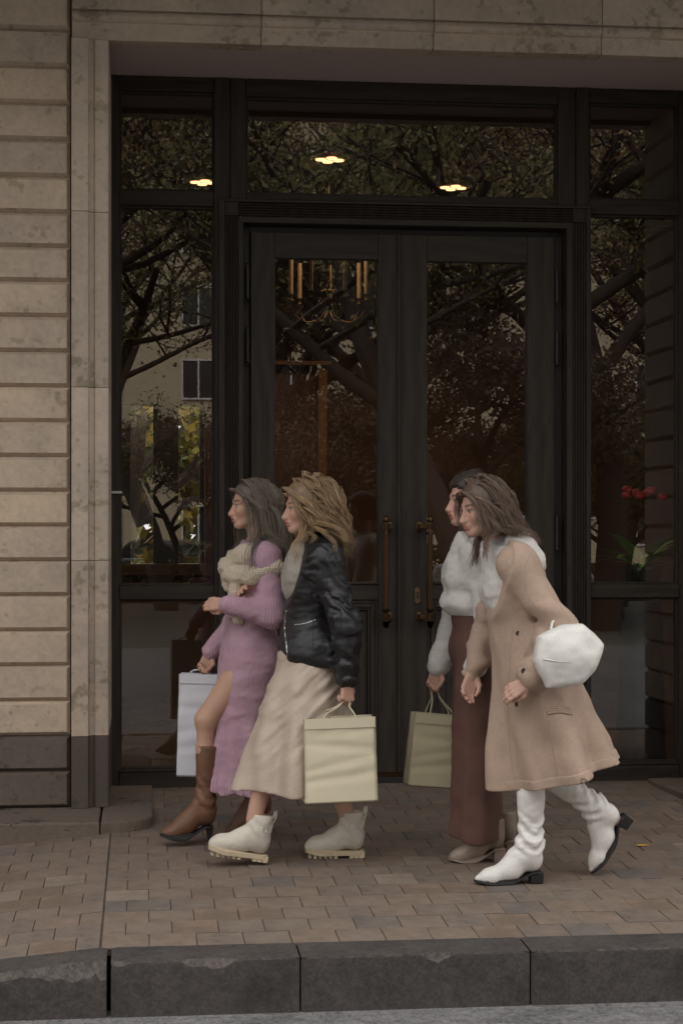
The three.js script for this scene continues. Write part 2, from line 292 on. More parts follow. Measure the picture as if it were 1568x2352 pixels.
// ---------------------------------------------------------------- facade: rusticated wall, architrave, lintel, soffit, canopy
const building = thing('stone_building', 'beige stone building front with grooved courses and a moulded door surround', 'building', [0, 0, 0]);
const XR = ux(1580, DF);                       // right reveal of the opening
const LINY = vy(253, 92, DW);                  // underside of the lintel
{
  const xr = ux(162, DW);
  const vs = [-20, 65, 150, 235, 320, 404, 487, 566, 645, 726, 807, 888, 968, 1048, 1128, 1208, 1288, 1368, 1449, 1529, 1610, 1690, 1772, 1853];
  const course = (x0, x1, y0, y1, zf, zb, ax) => { // block with a splayed margin all round
    const c = 0.018, dp = 0.03, s = zb < zf ? -1 : 1, e = x1 > x0 ? 1 : -1, V = [];
    const L = [[0, zb], [0, zf + s * dp], [c, zf]].map(([i, z]) => [[x0 + e * i, y0 + i], [x1 - e * i, y0 + i], [x1 - e * i, y1 - i], [x0 + e * i, y1 - i]].map(([p, q]) => ax === 'x' ? [p, q, z] : [z, q, p]));
    const quad = (a, b2, c2, d) => V.push(...a, ...b2, ...c2, ...a, ...c2, ...d);
    for (let k = 0; k < 2; k++) for (let i = 0; i < 4; i++) quad(L[k][i], L[k][(i + 1) % 4], L[k + 1][(i + 1) % 4], L[k + 1][i]);
    quad(...L[2]);
    const g = new THREE.BufferGeometry(); g.setAttribute('position', new THREE.Float32BufferAttribute(V, 3)); g.computeVertexNormals(); return triUV(g, rr(0, 3), rr(0, 3));
  };
  for (let i = 0; i < vs.length - 1; i++) {
    const y1 = vy(80, vs[i], DW), y0 = i === vs.length - 2 ? STEPY + 0.002 : vy(80, vs[i + 1], DW);
    const mat = i >= 21 ? M.plinth : M.stone[i % 3];
    part('stone_block', course(-2.1 + (i % 2) * 0.5, xr - 0.001, y0 + 0.0005, y1 - 0.0005, -DW, -DW - 0.12, 'x'), mat, building);
    part('stone_block', course(-9, -2.101 + (i % 2) * 0.5, y0 + 0.0005, y1 - 0.0005, -DW, -DW - 0.12, 'x'), i >= 21 ? M.plinth : M.stone[(i + 1) % 3], building);
  }
  part('backing_wall', bx(-9, ux(200, DW), -0.3, 4.6, -DW - 0.3, -DW - 0.05, 0), M.plinthDark, building);
  // right side of the opening: pier with the same courses, its reveal mirrored in the side window
  for (let i = 0; i < vs.length - 1; i++) {
    const y1 = vy(80, vs[i], DW), y0 = i === vs.length - 2 ? STEPY + 0.002 : vy(80, vs[i + 1], DW);
    part('stone_block', course(-DW + 0.02, -DF - 0.05, y0 + 0.0005, y1 - 0.0005, XR, XR + 0.5, 'z'), i >= 21 ? M.plinth : M.stone[(i + 1) % 3], building);
    part('stone_block', course(XR + 0.505, XR + 6, y0 + 0.0005, y1 - 0.0005, -DW, -DW - 0.12, 'x'), i >= 21 ? M.plinth : M.stone[i % 3], building);
  }
  part('backing_wall', bx(XR + 0.06, XR + 6, -0.3, 4.6, -DF - 0.1, -DW - 0.06, 0), M.plinthDark, building);
  // architrave stones of the left jamb
  const xa = ux(165, DW), x1 = ux(203, DW), x2 = ux(218, DW), xb = ux(250, DW);
  const zo = -DW + 0.03, zi = -DW - 0.002;
  const cav = []; for (let i = 1; i < 6; i++) { const a = i / 6 * Math.PI / 2; cav.push([lerp(x1, x2, 1 - Math.cos(a)), lerp(zo, zi - 0.008, Math.sin(a))]); }
  const jambP = [[xa, -DW - 0.25], [xa, zo - 0.004], [xa + 0.004, zo], [x1, zo], ...cav, [x2, zi - 0.01], [x2 + 0.002, zi], [xb - 0.005, zi], [xb, zi - 0.005], [xb, -DF + 0.0]  , [xb - 0.05, -DF]];
  const jv = [1853, 1690, 1287, 890, 487, 92];
  for (let i = 0; i < jv.length - 1; i++) {
    const y0 = i === 0 ? STEPY + 0.002 : vy(210, jv[i], DW) + 0.0015, y1 = i === jv.length - 2 ? LINY - 0.002 : vy(210, jv[i + 1], DW) - 0.0015;
    part('jamb_stone', sweep(jambP, y0, y1, (a, b, t) => [a, t, b]), i === 0 ? M.plinthDark : M.marble[i % 2], building);
  }
  // lintel stones
  const roll = []; for (let i = 0; i <= 6; i++) { const a = -Math.PI / 2 + i / 6 * Math.PI; roll.push([LINY + 0.118 + 0.03 * Math.sin(a), -DW + 0.004 + 0.028 * Math.cos(a)]); }
  const linP = [[LINY, -DW - 0.12], [LINY, -DW - 0.004], [LINY + 0.004, -DW], [LINY + 0.084, -DW], ...roll, [LINY + 0.152, -DW + 0.022], [LINY + 0.7, -DW + 0.022], [LINY + 0.7, -DW - 0.12]];
  const ju = [165, 600, 995, 1380, 1790, 2200, 2700, 3300];
  for (let i = 0; i < ju.length - 1; i++) part('lintel_stone', sweep(linP, ux(ju[i], DW) + 0.002, ux(ju[i + 1], DW) - 0.002, (a, b, t) => [t, a, b]), M.marble[(i + 1) % 2], building);
  // plaster soffit inside the opening
  part('soffit', bx(ux(200, DW), XR + 0.1, LINY + 0.03, LINY + 0.5, -DF - 0.3, -DW - 0.126, 0), M.plaster, building);
  // the storeys above and the balcony slab that shades the entrance
  const top = LINY + 0.7;
  part('upper_wall', bx(-9, XR + 6, top, 13, -DW - 3, -DW + 0.0, 0), M.stone[0], building);
  part('balcony_slab', bx(-9, XR + 6, top + 0.05, top + 0.3, -DW + 0.002, -DW + 2.4, 0.02), M.darkWood, building);
  part('balcony_parapet', bx(-9, XR + 6, top + 0.302, top + 1.25, -DW + 2.25, -DW + 2.4, 0.01), M.stone[1], building);
  for (const s of [0, 1]) part('balcony_side', bx(s ? XR + 5.85 : -9, s ? XR + 6 : -8.85, top + 0.302, top + 1.25, -DW + 0.002, -DW + 2.245, 0.01), M.stone[1], building);
  for (const x of [-1.4, 1.6, 4.6]) { const w = part('upper_window', bx(x - 0.6, x + 0.6, top + 1.2, top + 3.2, -DW - 0.05, -DW + 0.012, 0), M.black, building); part('window_frame', merge([bx(x - 0.68, x - 0.6, top + 1.12, top + 3.28, -DW, -DW + 0.04), bx(x + 0.6, x + 0.68, top + 1.12, top + 3.28, -DW, -DW + 0.04), bx(x - 0.6, x + 0.6, top + 3.2, top + 3.28, -DW, -DW + 0.04), bx(x - 0.03, x + 0.03, top + 1.2, top + 3.2, -DW, -DW + 0.03)]), M.wood, w); }
}
// right plinth step
const rightStep = thing('plinth_step', 'stone step corner beside the right window of the entrance', 'step', [0, 0, 0]);
stepPiece([[XR - 0.26, -DF + 0.05], [XR - 0.26, -DF + 0.25], [XR - 0.18, -DS - 0.15], [XR + 0.1, -DS], [XR + 6, -DS], [XR + 6, -DW - 0.1], [XR + 0.004, -DW - 0.1], [XR + 0.004, -DF + 0.05]], rightStep);

// ---------------------------------------------------------------- entrance: timber frame, panes, reeded casing, double doors
const entrance = thing('entrance_front', 'tall dark timber entrance with side windows, fanlight and panelled double doors', 'entrance', [0, 0, 0]);
const X = (u) => ux(u, DF), Y = (u, v) => vy(u, v, DF);
const yTop = LINY + 0.028, yPaneT = Y(380, 209), yTrT = Y(380, 437), yTrB = Y(380, 472), yRaT = Y(380, 1345), yRaB = Y(380, 1377), yBoT = Y(380, 1772), yBase = 0.055;
const ZF = -DF, ZG = -DF - 0.045;
{
  const fr = (name, x0, x1, y0, y1, z = ZF, th = 0.09, vert = true) => part(name, bx(x0, x1, y0, y1, z - th, z, 0.005, !vert), M.wood, entrance);
  const pane = (x0, x1, y0, y1, z = ZG, parent = entrance) => part('glass_pane', new THREE.PlaneGeometry(x1 - x0, y1 - y0).translate((x0 + x1) / 2, (y0 + y1) / 2, z), M.glass, parent);
  const bead = (x0, x1, y0, y1, z = ZF) => { const t = 0.012, zz = z - 0.02; return part('glazing_bead', merge([bx(x0, x0 + t, y0, y1, zz - 0.02, zz, 0.002), bx(x1 - t, x1, y0, y1, zz - 0.02, zz, 0.002), bx(x0 + t, x1 - t, y0, y0 + t, zz - 0.02, zz, 0.002), bx(x0 + t, x1 - t, y1 - t, y1, zz - 0.02, zz, 0.002)]), M.wood, entrance); };
  // side bays
  const cTop = Y(600, 222), cBot = Y(565, 444);
  for (const [a, b, c] of [[253, 275, 492], [1560, 1352, 1352]]) {
    const left = a < 700, x0 = left ? X(275) : X(1352), x1 = left ? X(492) : X(1558);
    fr('stile', left ? X(253) - 0.02 : x1, left ? x0 : XR + 0.05, yBase, yTop);
    fr('rail', x0, x1, yPaneT, yTop, ZF, 0.09, false);
    fr('transom', x0, x1, yTrB, yTrT, ZF + 0.002, 0.09, false);
    fr('rail', x0, x1, yRaB, yRaT, ZF + 0.008, 0.1, false);
    fr('sill', x0, x1, yBase, yBoT, ZF + 0.008, 0.1, false);
    part('sill_nosing', bx(x0, x1, yBoT + 0.0005, yBoT + 0.012, ZF - 0.03, ZF + 0.014, 0.004), M.wood, entrance);
    for (const [p, q] of [[yTrT, yPaneT], [yRaT, yTrB], [yBoT + 0.012, yRaB]]) { pane(x0, x1, p, q); bead(x0, x1, p, q); }
  }
  // mullions
  fr('mullion', X(492), X(529) - 0.002, yBase, yTop, ZF + 0.01, 0.11); fr('mullion', X(1321) + 0.002, X(1352), yBase, yTop, ZF + 0.01, 0.11);
  // fanlight
  const fx0 = X(529), fx1 = X(1321);
  fr('stile', fx0, X(565), Y(520, 462), yTop, ZF, 0.08); fr('stile', X(1281), fx1, Y(520, 462), yTop, ZF, 0.08);
  fr('rail', X(565), X(1281), cTop, yTop, ZF + 0.002, 0.08, false); fr('rail', X(565), X(1281), Y(520, 462), cBot, ZF + 0.002, 0.08, false);
  pane(X(565), X(1281), cBot, cTop); bead(X(565), X(1281), cBot, cTop);
  // casing: outer strip, reeded band with corner blocks, inner strip
  const yC = Y(516, 466), yC2 = Y(546, 498), yC3 = Y(558, 513);
  const z1 = ZF + 0.035;
  for (const [a, b, c, d] of [[502, 516, 546, 558], [1353, 1342, 1312, 1298]]) {
    const s = a < b ? 1 : -1, o = (q0, q1) => [Math.min(X(q0), X(q1)), Math.max(X(q0), X(q1))];
    part('casing_strip', bx(...o(a, b), yBase, Y(502, 460), ZF - 0.08, z1 + 0.004, 0.004), M.wood, entrance);
    part('casing_strip', bx(...o(c, d), yBase, yC2, ZF - 0.12, z1 - 0.002, 0.004), M.wood, entrance);
    part('corner_block', merge([bx(...o(b, c), yC2, yC, ZF - 0.05, z1 + 0.006, 0.004), bx(o(b, c)[0] + 0.012, o(b, c)[1] - 0.012, yC2 + 0.012, yC - 0.012, ZF, z1 + 0.012, 0.004)]), M.wood, entrance);
    const [p0, p1] = o(b, c), prof = [[p0, ZF - 0.05], [p0, z1 - 0.014]]; const N = 5, w = (p1 - p0) / N;
    for (let k = 0; k < N; k++) for (let i = 0; i <= 6; i++) { const t = i / 6; prof.push([p0 + w * (k + t * 0.98 + 0.01), z1 - 0.014 + 0.013 * Math.sin(Math.PI * t)]); }
    prof.push([p1, z1 - 0.014], [p1, ZF - 0.05]);
    part('reeded_casing', sweep(prof, yBase + 0.16, yC2 - 0.002, (x, z, t) => [x, t, z]), M.wood, entrance);
    part('casing_foot', bx(p0, p1, yBase, yBase + 0.158, ZF - 0.05, z1 + 0.004, 0.004), M.wood, entrance);
  }
  { // head of the casing
    const p0 = X(546) + 0.001, p1 = X(1312) - 0.001, prof = [[yC2, ZF - 0.05], [yC2, z1 - 0.014]], N = 5, w = (yC - yC2) / N;
    for (let k = 0; k < N; k++) for (let i = 0; i <= 6; i++) { const t = i / 6; prof.push([yC2 + w * (k + t * 0.98 + 0.01), z1 - 0.014 + 0.013 * Math.sin(Math.PI * t)]); }
    prof.push([yC, z1 - 0.014], [yC, ZF - 0.05]);
    part('reeded_casing', sweep(prof, p0, p1, (y, z, t) => [t, y, z]), M.wood, entrance);
    part('casing_strip', bx(X(502) + 0.001, X(1353) - 0.001, yC + 0.001, Y(502, 460) + 0.004, ZF - 0.04, z1 + 0.006, 0.004, true), M.wood, entrance);
    part('casing_strip', bx(X(546) + 0.001, X(1312) - 0.001, yC3, yC2 - 0.001, ZF - 0.12, z1 - 0.004, 0.004, true), M.wood, entrance);
  }
  // door leaves
  const ZD = ZF - 0.035, yD = Y(575, 530), yDB = Y(900, 1776), mid = X(917);
  const leaf = (u0, u1, g0, g1, right) => {
    const d = new THREE.Group(); d.name = 'door'; entrance.add(d);
    d.userData.label = right ? 'right dark oak door leaf with the keyhole plate' : 'left dark oak door leaf with the chandelier seen through its glass';
    const a = X(u0), b = X(u1), ga = X(g0), gb = X(g1), gt = Y(633, right ? 592 : 590), gbm = Y(750, 1343), rb = Y(750, 1379), pb = Y(800, 1738);
    const P = (n, x0, x1, y0, y1, z = ZD, th = 0.07, v = true, m = M.wood) => part(n, bx(x0, x1, y0, y1, z - th, z, 0.004, !v), m, d);
    P('stile', a, ga, yDB, yD); P('stile', gb, b, yDB, yD);
    P('rail', ga, gb, gt, yD, ZD - 0.001, 0.068, false); P('rail', ga, gb, rb, gbm, ZD + 0.006, 0.07, false); P('rail', ga, gb, yDB, pb, ZD - 0.001, 0.068, false);
    P('nosing', ga, gb, gbm + 0.0005, gbm + 0.014, ZD + 0.016, 0.04, false);
    pane(ga, gb, gbm, gt, ZD - 0.035, d);
    // raised lower panel with its bolection moulding
    const mo = (q, z, w) => merge([bx(ga + q, ga + q + w, pb + q, rb - q, z - 0.03, z), bx(gb - q - w, gb - q, pb + q, rb - q, z - 0.03, z), bx(ga + q + w, gb - q - w, pb + q, pb + q + w, z - 0.03, z), bx(ga + q + w, gb - q - w, rb - q - w, rb - q, z - 0.03, z)]);
    part('panel_moulding', merge([mo(0.0, ZD - 0.004, 0.02), mo(0.0205, ZD + 0.008, 0.024), mo(0.045, ZD - 0.002, 0.014)]), M.wood, d);
    part('lower_panel', merge([bx(ga + 0.06, gb - 0.06, pb + 0.06, rb - 0.06, ZD - 0.05, ZD - 0.022), bx(ga + 0.11, gb - 0.11, pb + 0.11, rb - 0.11, ZD - 0.05, ZD - 0.012, 0.008)]), M.wood, d);
    // hinges
    for (const v of [645, 790, 1225]) { const hx = right ? X(1281) : X(569), hy = Y(569, v); part('hinge', merge([new THREE.CylinderGeometry(0.011, 0.011, 0.17, 10).translate(hx, hy, ZD + 0.008), new THREE.SphereGeometry(0.013, 8, 6).translate(hx, hy + 0.092, ZD + 0.008), new THREE.SphereGeometry(0.013, 8, 6).translate(hx, hy - 0.092, ZD + 0.008)]), M.black, d); }
    // pull handle: fluted bar between two bracketed rosettes
    const hx = right ? X(985) : X(884), rx = right ? X(965) : X(895), zb = ZD + 0.075;
    const yu = Y(900, 1209), yl = Y(900, 1417), s = right ? -1 : 1, list = [];
    const ring = (y0, y1, r0, r1, seg = 16) => new THREE.CylinderGeometry(r1 * 0.85, r0 * 0.85, y1 - y0, seg).translate(hx, (y0 + y1) / 2, zb);
    for (let k = 0; k < 12; k++) { const a2 = k / 12 * Math.PI * 2; list.push(new THREE.CylinderGeometry(0.0042, 0.0042, yu - yl - 0.07, 6).translate(hx + 0.0115 * Math.cos(a2), (yu + yl) / 2, zb + 0.0115 * Math.sin(a2))); }
    list.push(ring(yl + 0.03, yu - 0.03, 0.0125, 0.0125));
    for (const [y, up] of [[yu, 1], [yl, -1]]) {
      list.push(ring(y - 0.018, y + 0.018, 0.022, 0.022), ring(y + 0.019, y + 0.024, 0.016, 0.016), ring(y - 0.024, y - 0.019, 0.016, 0.016));
      for (let k = 0; k < 10; k++) { const a2 = k / 10 * Math.PI * 2; list.push(new THREE.CylinderGeometry(0.004, 0.004, 0.032, 5).translate(hx + 0.022 * Math.cos(a2), y, zb + 0.022 * Math.sin(a2))); }
      const yi = y - up * 0.036; list.push(new THREE.CylinderGeometry(up > 0 ? 0.013 : 0.024, up > 0 ? 0.024 : 0.013, 0.022, 14).translate(hx, yi, zb));
      const pr = [[0.0, 0.062], [0.012, 0.058], [0.017, 0.046], [0.014, 0.038], [0.022, 0.034], [0.022, 0.03], [0.012, 0.024], [0, 0.024]].map(([r, h]) => new THREE.Vector2(r, h));
      const fin = new THREE.LatheGeometry(pr, 14); if (up < 0) fin.scale(1, -1, 1); list.push(fin.translate(hx, y, zb));
      list.push(bx(Math.min(rx, hx), Math.max(rx, hx), y - 0.011, y + 0.011, zb - 0.014, zb + 0.01, 0.003), bx(rx - 0.012, rx + 0.012, y - 0.013, y + 0.013, ZD, zb + 0.008, 0.003));
      const ro = new THREE.CapsuleGeometry(0.02, 0.022, 6, 16); ro.scale(1, 1, 0.42); list.push(ro.translate(rx, y, ZD + 0.004));
    }
    part('pull_handle', merge(list), M.brass, d);
    if (right) {
      const x = X(960), y = Y(960, 1368), sh = new THREE.Shape(); const pts = [[0, 0.05], [0.006, 0.042], [0.018, 0.034], [0.014, 0.028], [0.014, -0.028], [0.018, -0.034], [0.006, -0.042], [0, -0.05]];
      pts.forEach(([px, py], i) => i ? sh.lineTo(px, py) : sh.moveTo(px, py)); [...pts].reverse().forEach(([px, py]) => sh.lineTo(-px, py));
      const e = part('keyhole_plate', new THREE.ExtrudeGeometry(sh, { depth: 0.004, bevelEnabled: true, bevelSize: 0.002, bevelThickness: 0.002, bevelSegments: 1 }).translate(x, y, ZD + 0.001), M.brassDark, d);
      void e;
      part('keyhole', bx(x - 0.006, x + 0.006, y - 0.02, y + 0.02, ZD + 0.002, ZD + 0.0085, 0.002), M.black, d);
    }
    return d;
  };
  leaf(577, 916, 633, 870, false);
  leaf(918, 1276, 983, 1213, true);
  part('meeting_bead', bx(mid - 0.011, mid + 0.011, yDB, yD, ZD - 0.05, ZD + 0.012, 0.006), M.wood, entrance);
  part('door_rebate', merge([bx(X(558), X(575), yDB, Y(558, 514), ZD - 0.08, ZD - 0.045), bx(X(1278), X(1298), yDB, Y(558, 514), ZD - 0.08, ZD - 0.045), bx(X(575), X(1278), yD + 0.004, Y(558, 514), ZD - 0.08, ZD - 0.045)]), M.darkWood, entrance);
  part('threshold', bx(X(558), X(1298), yBase - 0.03, yDB - 0.03, ZD - 0.1, ZD - 0.01, 0.004), M.black, entrance);
  part('metal_catch', bx(X(254), X(281), Y(260, 1134), Y(260, 1128), ZF + 0.001, ZF + 0.016, 0.002), M.steel, entrance);
  for (const [u, v] of [[285, 1393], [1537, 1378], [1535, 506]]) part('brass_ring', merge([new THREE.TorusGeometry(0.014, 0.002, 6, 18), new THREE.TorusGeometry(0.008, 0.0018, 6, 14)].map((g) => g.translate(X(u), Y(u, v), ZG + 0.004))), M.brassDark, entrance);
}
// ---------------------------------------------------------------- the room behind the glass
const CEIL = 4.22, ZB = -15.6, RX0 = -2.2, RX1 = 6.4, FLOOR = 0.06;
{
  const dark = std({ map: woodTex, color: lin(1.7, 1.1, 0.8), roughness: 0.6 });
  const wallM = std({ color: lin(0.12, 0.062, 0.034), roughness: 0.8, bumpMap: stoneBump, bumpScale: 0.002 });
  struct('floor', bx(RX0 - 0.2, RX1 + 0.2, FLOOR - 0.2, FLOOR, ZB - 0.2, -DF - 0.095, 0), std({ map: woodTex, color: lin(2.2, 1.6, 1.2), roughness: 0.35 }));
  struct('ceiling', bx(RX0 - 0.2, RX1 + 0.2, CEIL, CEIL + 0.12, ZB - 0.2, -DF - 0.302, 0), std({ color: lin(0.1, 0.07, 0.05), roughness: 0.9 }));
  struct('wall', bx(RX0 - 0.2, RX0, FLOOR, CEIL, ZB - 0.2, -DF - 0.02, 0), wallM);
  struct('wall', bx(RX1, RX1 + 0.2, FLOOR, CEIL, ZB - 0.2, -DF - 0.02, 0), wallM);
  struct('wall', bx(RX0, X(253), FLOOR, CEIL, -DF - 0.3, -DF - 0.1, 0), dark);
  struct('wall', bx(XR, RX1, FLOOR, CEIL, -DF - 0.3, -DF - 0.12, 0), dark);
  // back wall with a garden window seen through the left bay
  const wx0 = ux(278, 15.6), wx1 = ux(470, 15.6), wy0 = vy(380, 1295, 15.6), wy1 = vy(380, 930, 15.6);
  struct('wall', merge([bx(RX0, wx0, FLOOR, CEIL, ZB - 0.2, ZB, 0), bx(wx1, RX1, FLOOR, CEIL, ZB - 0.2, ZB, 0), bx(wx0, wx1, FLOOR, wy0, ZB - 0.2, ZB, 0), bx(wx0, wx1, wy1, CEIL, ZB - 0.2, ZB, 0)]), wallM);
  const win = thing('garden_window', 'brown framed window at the back of the dark room showing yellow foliage', 'window', [0, 0, 0]);
  const fm = std({ color: lin(0.09, 0.04, 0.022), roughness: 0.5 });
  part('window_casing', merge([bx(wx0 - 0.1, wx0, wy0 - 0.1, wy1 + 0.12, ZB + 0.002, ZB + 0.05), bx(wx1, wx1 + 0.1, wy0 - 0.1, wy1 + 0.12, ZB + 0.002, ZB + 0.05), bx(wx0, wx1, wy1, wy1 + 0.12, ZB + 0.002, ZB + 0.05), bx(wx0, wx1, wy0 - 0.1, wy0, ZB + 0.002, ZB + 0.05)]), fm, win);
  const b = (u) => ux(u, 15.7);
  for (const [u0, u1] of [[278, 301], [352, 410], [458, 470]]) part('window_bar', bx(b(u0), b(u1), wy0, wy1, ZB - 0.14, ZB - 0.06), M.darkWood, win);
  part('window_pane', new THREE.PlaneGeometry(wx1 - wx0, wy1 - wy0).translate((wx0 + wx1) / 2, (wy0 + wy1) / 2, ZB - 0.1), new THREE.MeshPhysicalMaterial({ roughness: 0, transmission: 1, thickness: 0, ior: 1.5 }), win);
  // a doorway in gilded wood on the back wall, behind the left leaf
  const cab = thing('wooden_doorway', 'warm brown wooden doorway surround at the back of the room', 'doorway', [0, 0, 0]);
  const am = std({ color: lin(0.2, 0.095, 0.034), roughness: 0.5 });
  const c0 = ux(560, 15), c1 = ux(742, 15), cy = vy(680, 840, 15);
  part('jamb', bx(c1 - 0.045, c1 + 0.03, FLOOR, cy, -15.06, -14.96), am, cab); part('jamb', bx(c0 - 0.03, c0 + 0.045, FLOOR, cy, -15.06, -14.96), am, cab);
  part('head', bx(c0 - 0.06, c1 + 0.06, cy, cy + 0.035, -15.07, -14.93), am, cab);
  part('panel', bx(c0 + 0.045, c1 - 0.045, FLOOR, cy, -15.06, -15.0), std({ color: lin(0.07, 0.03, 0.015), roughness: 0.6 }), cab);
}
// lamps: square plates with four round lenses
function ceilingLamp(u, v, where) {
  const D = (CEIL - 0.05 - EYE) * F / (HORIZON - v) / Math.cos(YAW); // distance at which the ceiling shows at this height
  const d = D * Math.cos(YAW) ** 2 / 1.0, x = ux(u, d);
  const t = thing('ceiling_lamp', 'square ceiling lamp with four round warm lenses, ' + where, 'lamp', [x, CEIL - 0.05, -d], 'lamps on the ceiling behind the glass');
  t.rotation.y = Math.PI / 4 + 0.12;
  part('housing', bx(-0.1, 0.1, 0.0, 0.045, -0.1, 0.1, 0.006), std({ color: lin(0.5, 0.24, 0.12), roughness: 0.5 }), t);
  for (const [a, b] of [[-1, -1], [-1, 1], [1, -1], [1, 1]]) part('lens', new THREE.CylinderGeometry(0.038, 0.038, 0.008, 20).translate(a * 0.046, -0.005, b * 0.046), std({ color: lin(1, 0.85, 0.6), emissive: lin(1, 0.6, 0.28), emissiveIntensity: 1.15, roughness: 0.4 }), t);
  const l = new THREE.SpotLight(new THREE.Color().setRGB(1, 0.66, 0.36), 1.8, 0, 1.15, 0.6, 2); l.position.set(0, -0.03, 0); l.target.position.set(0, -3, 0); l.castShadow = true; l.shadow.radius = 4; t.add(l, l.target);
}
ceilingLamp(468, 425, 'seen beside the left mullion'); ceilingLamp(757, 367, 'above the chandelier'); ceilingLamp(1040, 425, 'above the right door leaf');
{ // chandelier with candle sleeves behind the left door leaf
  const d = 13, cx = ux(755, d), cy = vy(755, 735, d), S = 1568 / F * d / 1568; // metres per pixel there
  const t = thing('chandelier', 'brass chandelier with tall candle sleeves hanging behind the left door', 'chandelier', [cx, cy, -d]);
  const stem = [[0, 0.0], [0.012, 0.004], [0.02, 0.02], [0.01, 0.05], [0.014, 0.1], [0.026, 0.14], [0.012, 0.17], [0.01, 0.26], [0.02, 0.28], [0.01, 0.3], [0.008, 0.5], [0.018, 0.52], [0.006, 0.54], [0.006, 1.0]].map(([r, y]) => new THREE.Vector2(r, y));
  part('stem', new THREE.LatheGeometry(stem, 14), M.brass, t);
  for (let k = 0; k < 8; k++) { const a = k / 8 * Math.PI * 2; part('bead', new THREE.SphereGeometry(0.016, 8, 6).translate(0.045 * Math.cos(a), 0.205, 0.045 * Math.sin(a)), M.brass, t); }
  const cm = std({ color: lin(0.42, 0.3, 0.18), roughness: 0.7 });
  for (let k = 0; k < 7; k++) {
    const a = k / 7 * Math.PI * 2 + 0.35, c = Math.cos(a), s = Math.sin(a), R = 0.28;
    const arm = part('arm', tube([[0.015 * c, 0.07, 0.015 * s], [0.08 * c, 0.0, 0.08 * s], [0.17 * c, -0.02, 0.17 * s], [0.25 * c, 0.03, 0.25 * s], [R * c, 0.13, R * s]], 0.006, 20, 6), M.brass, t);
    part('cup', new THREE.LatheGeometry([[0, 0], [0.02, 0.004], [0.032, 0.012], [0.012, 0.016], [0.014, 0.05], [0.017, 0.055]].map(([r, y]) => new THREE.Vector2(r, y)), 12).translate(R * c, 0.125, R * s), M.brass, arm);
    part('candle_sleeve', new THREE.CylinderGeometry(0.0155, 0.0155, 0.26, 12).translate(R * c, 0.31, R * s), cm, arm);
  }
  part('chain', new THREE.CylinderGeometry(0.003, 0.003, CEIL - cy - 1.0, 6).translate(0, (CEIL - cy + 1.0) / 2, 0), M.brassDark, t);
}
// leaves
const LQ = [[-1, 0], [0, -0.55], [1, 0], [-1, 0], [1, 0], [0, 0.55]];
function leafCloud(n, fill, size, cols, sd) {
  const P = new Float32Array(n * 18), C = new Float32Array(n * 18), N = new Float32Array(n * 18);
  const keep = seed_; seed_ = sd;
  for (let i = 0; i < n; i++) {
    const [x, y, z] = fill(), s = size * rr(0.6, 1.4), c = cols[Math.floor(rnd() * cols.length)], k = rr(0.75, 1.25);
    let ax = rr(-1, 1), ay = rr(-1, 1), az = rr(-1, 1), l = Math.hypot(ax, ay, az) || 1; ax /= l; ay /= l; az /= l;
    const tx = rr(-1, 1), ty = rr(-1, 1), tz = rr(-1, 1); let bx_ = ty * az - tz * ay, by = tz * ax - tx * az, bz = tx * ay - ty * ax; l = Math.hypot(bx_, by, bz) || 1; bx_ /= l; by /= l; bz /= l;
    const nx = ay * bz - az * by, ny = az * bx_ - ax * bz, nz = ax * by - ay * bx_;
    for (let j = 0; j < 6; j++) { const e = LQ[j][0], f = LQ[j][1], o = i * 18 + j * 3; P[o] = x + s * (ax * e + bx_ * f); P[o + 1] = y + s * (ay * e + by * f); P[o + 2] = z + s * (az * e + bz * f); N[o] = nx; N[o + 1] = ny; N[o + 2] = nz; C[o] = c[0] * k; C[o + 1] = c[1] * k; C[o + 2] = c[2] * k; }
  }
  seed_ = keep;
  const g = new THREE.BufferGeometry(); g.setAttribute('position', new THREE.BufferAttribute(P, 3)); g.setAttribute('normal', new THREE.BufferAttribute(N, 3)); g.setAttribute('color', new THREE.BufferAttribute(C, 3)); return g;
}
M.leaf = new THREE.MeshPhysicalMaterial({ vertexColors: true, roughness: 0.9, side: THREE.DoubleSide, transmission: 0.45, thickness: 0 });
M.bark = std({ color: lin(0.055, 0.044, 0.036), bumpMap: stoneBump, bumpScale: 0.02, roughness: 0.95 });
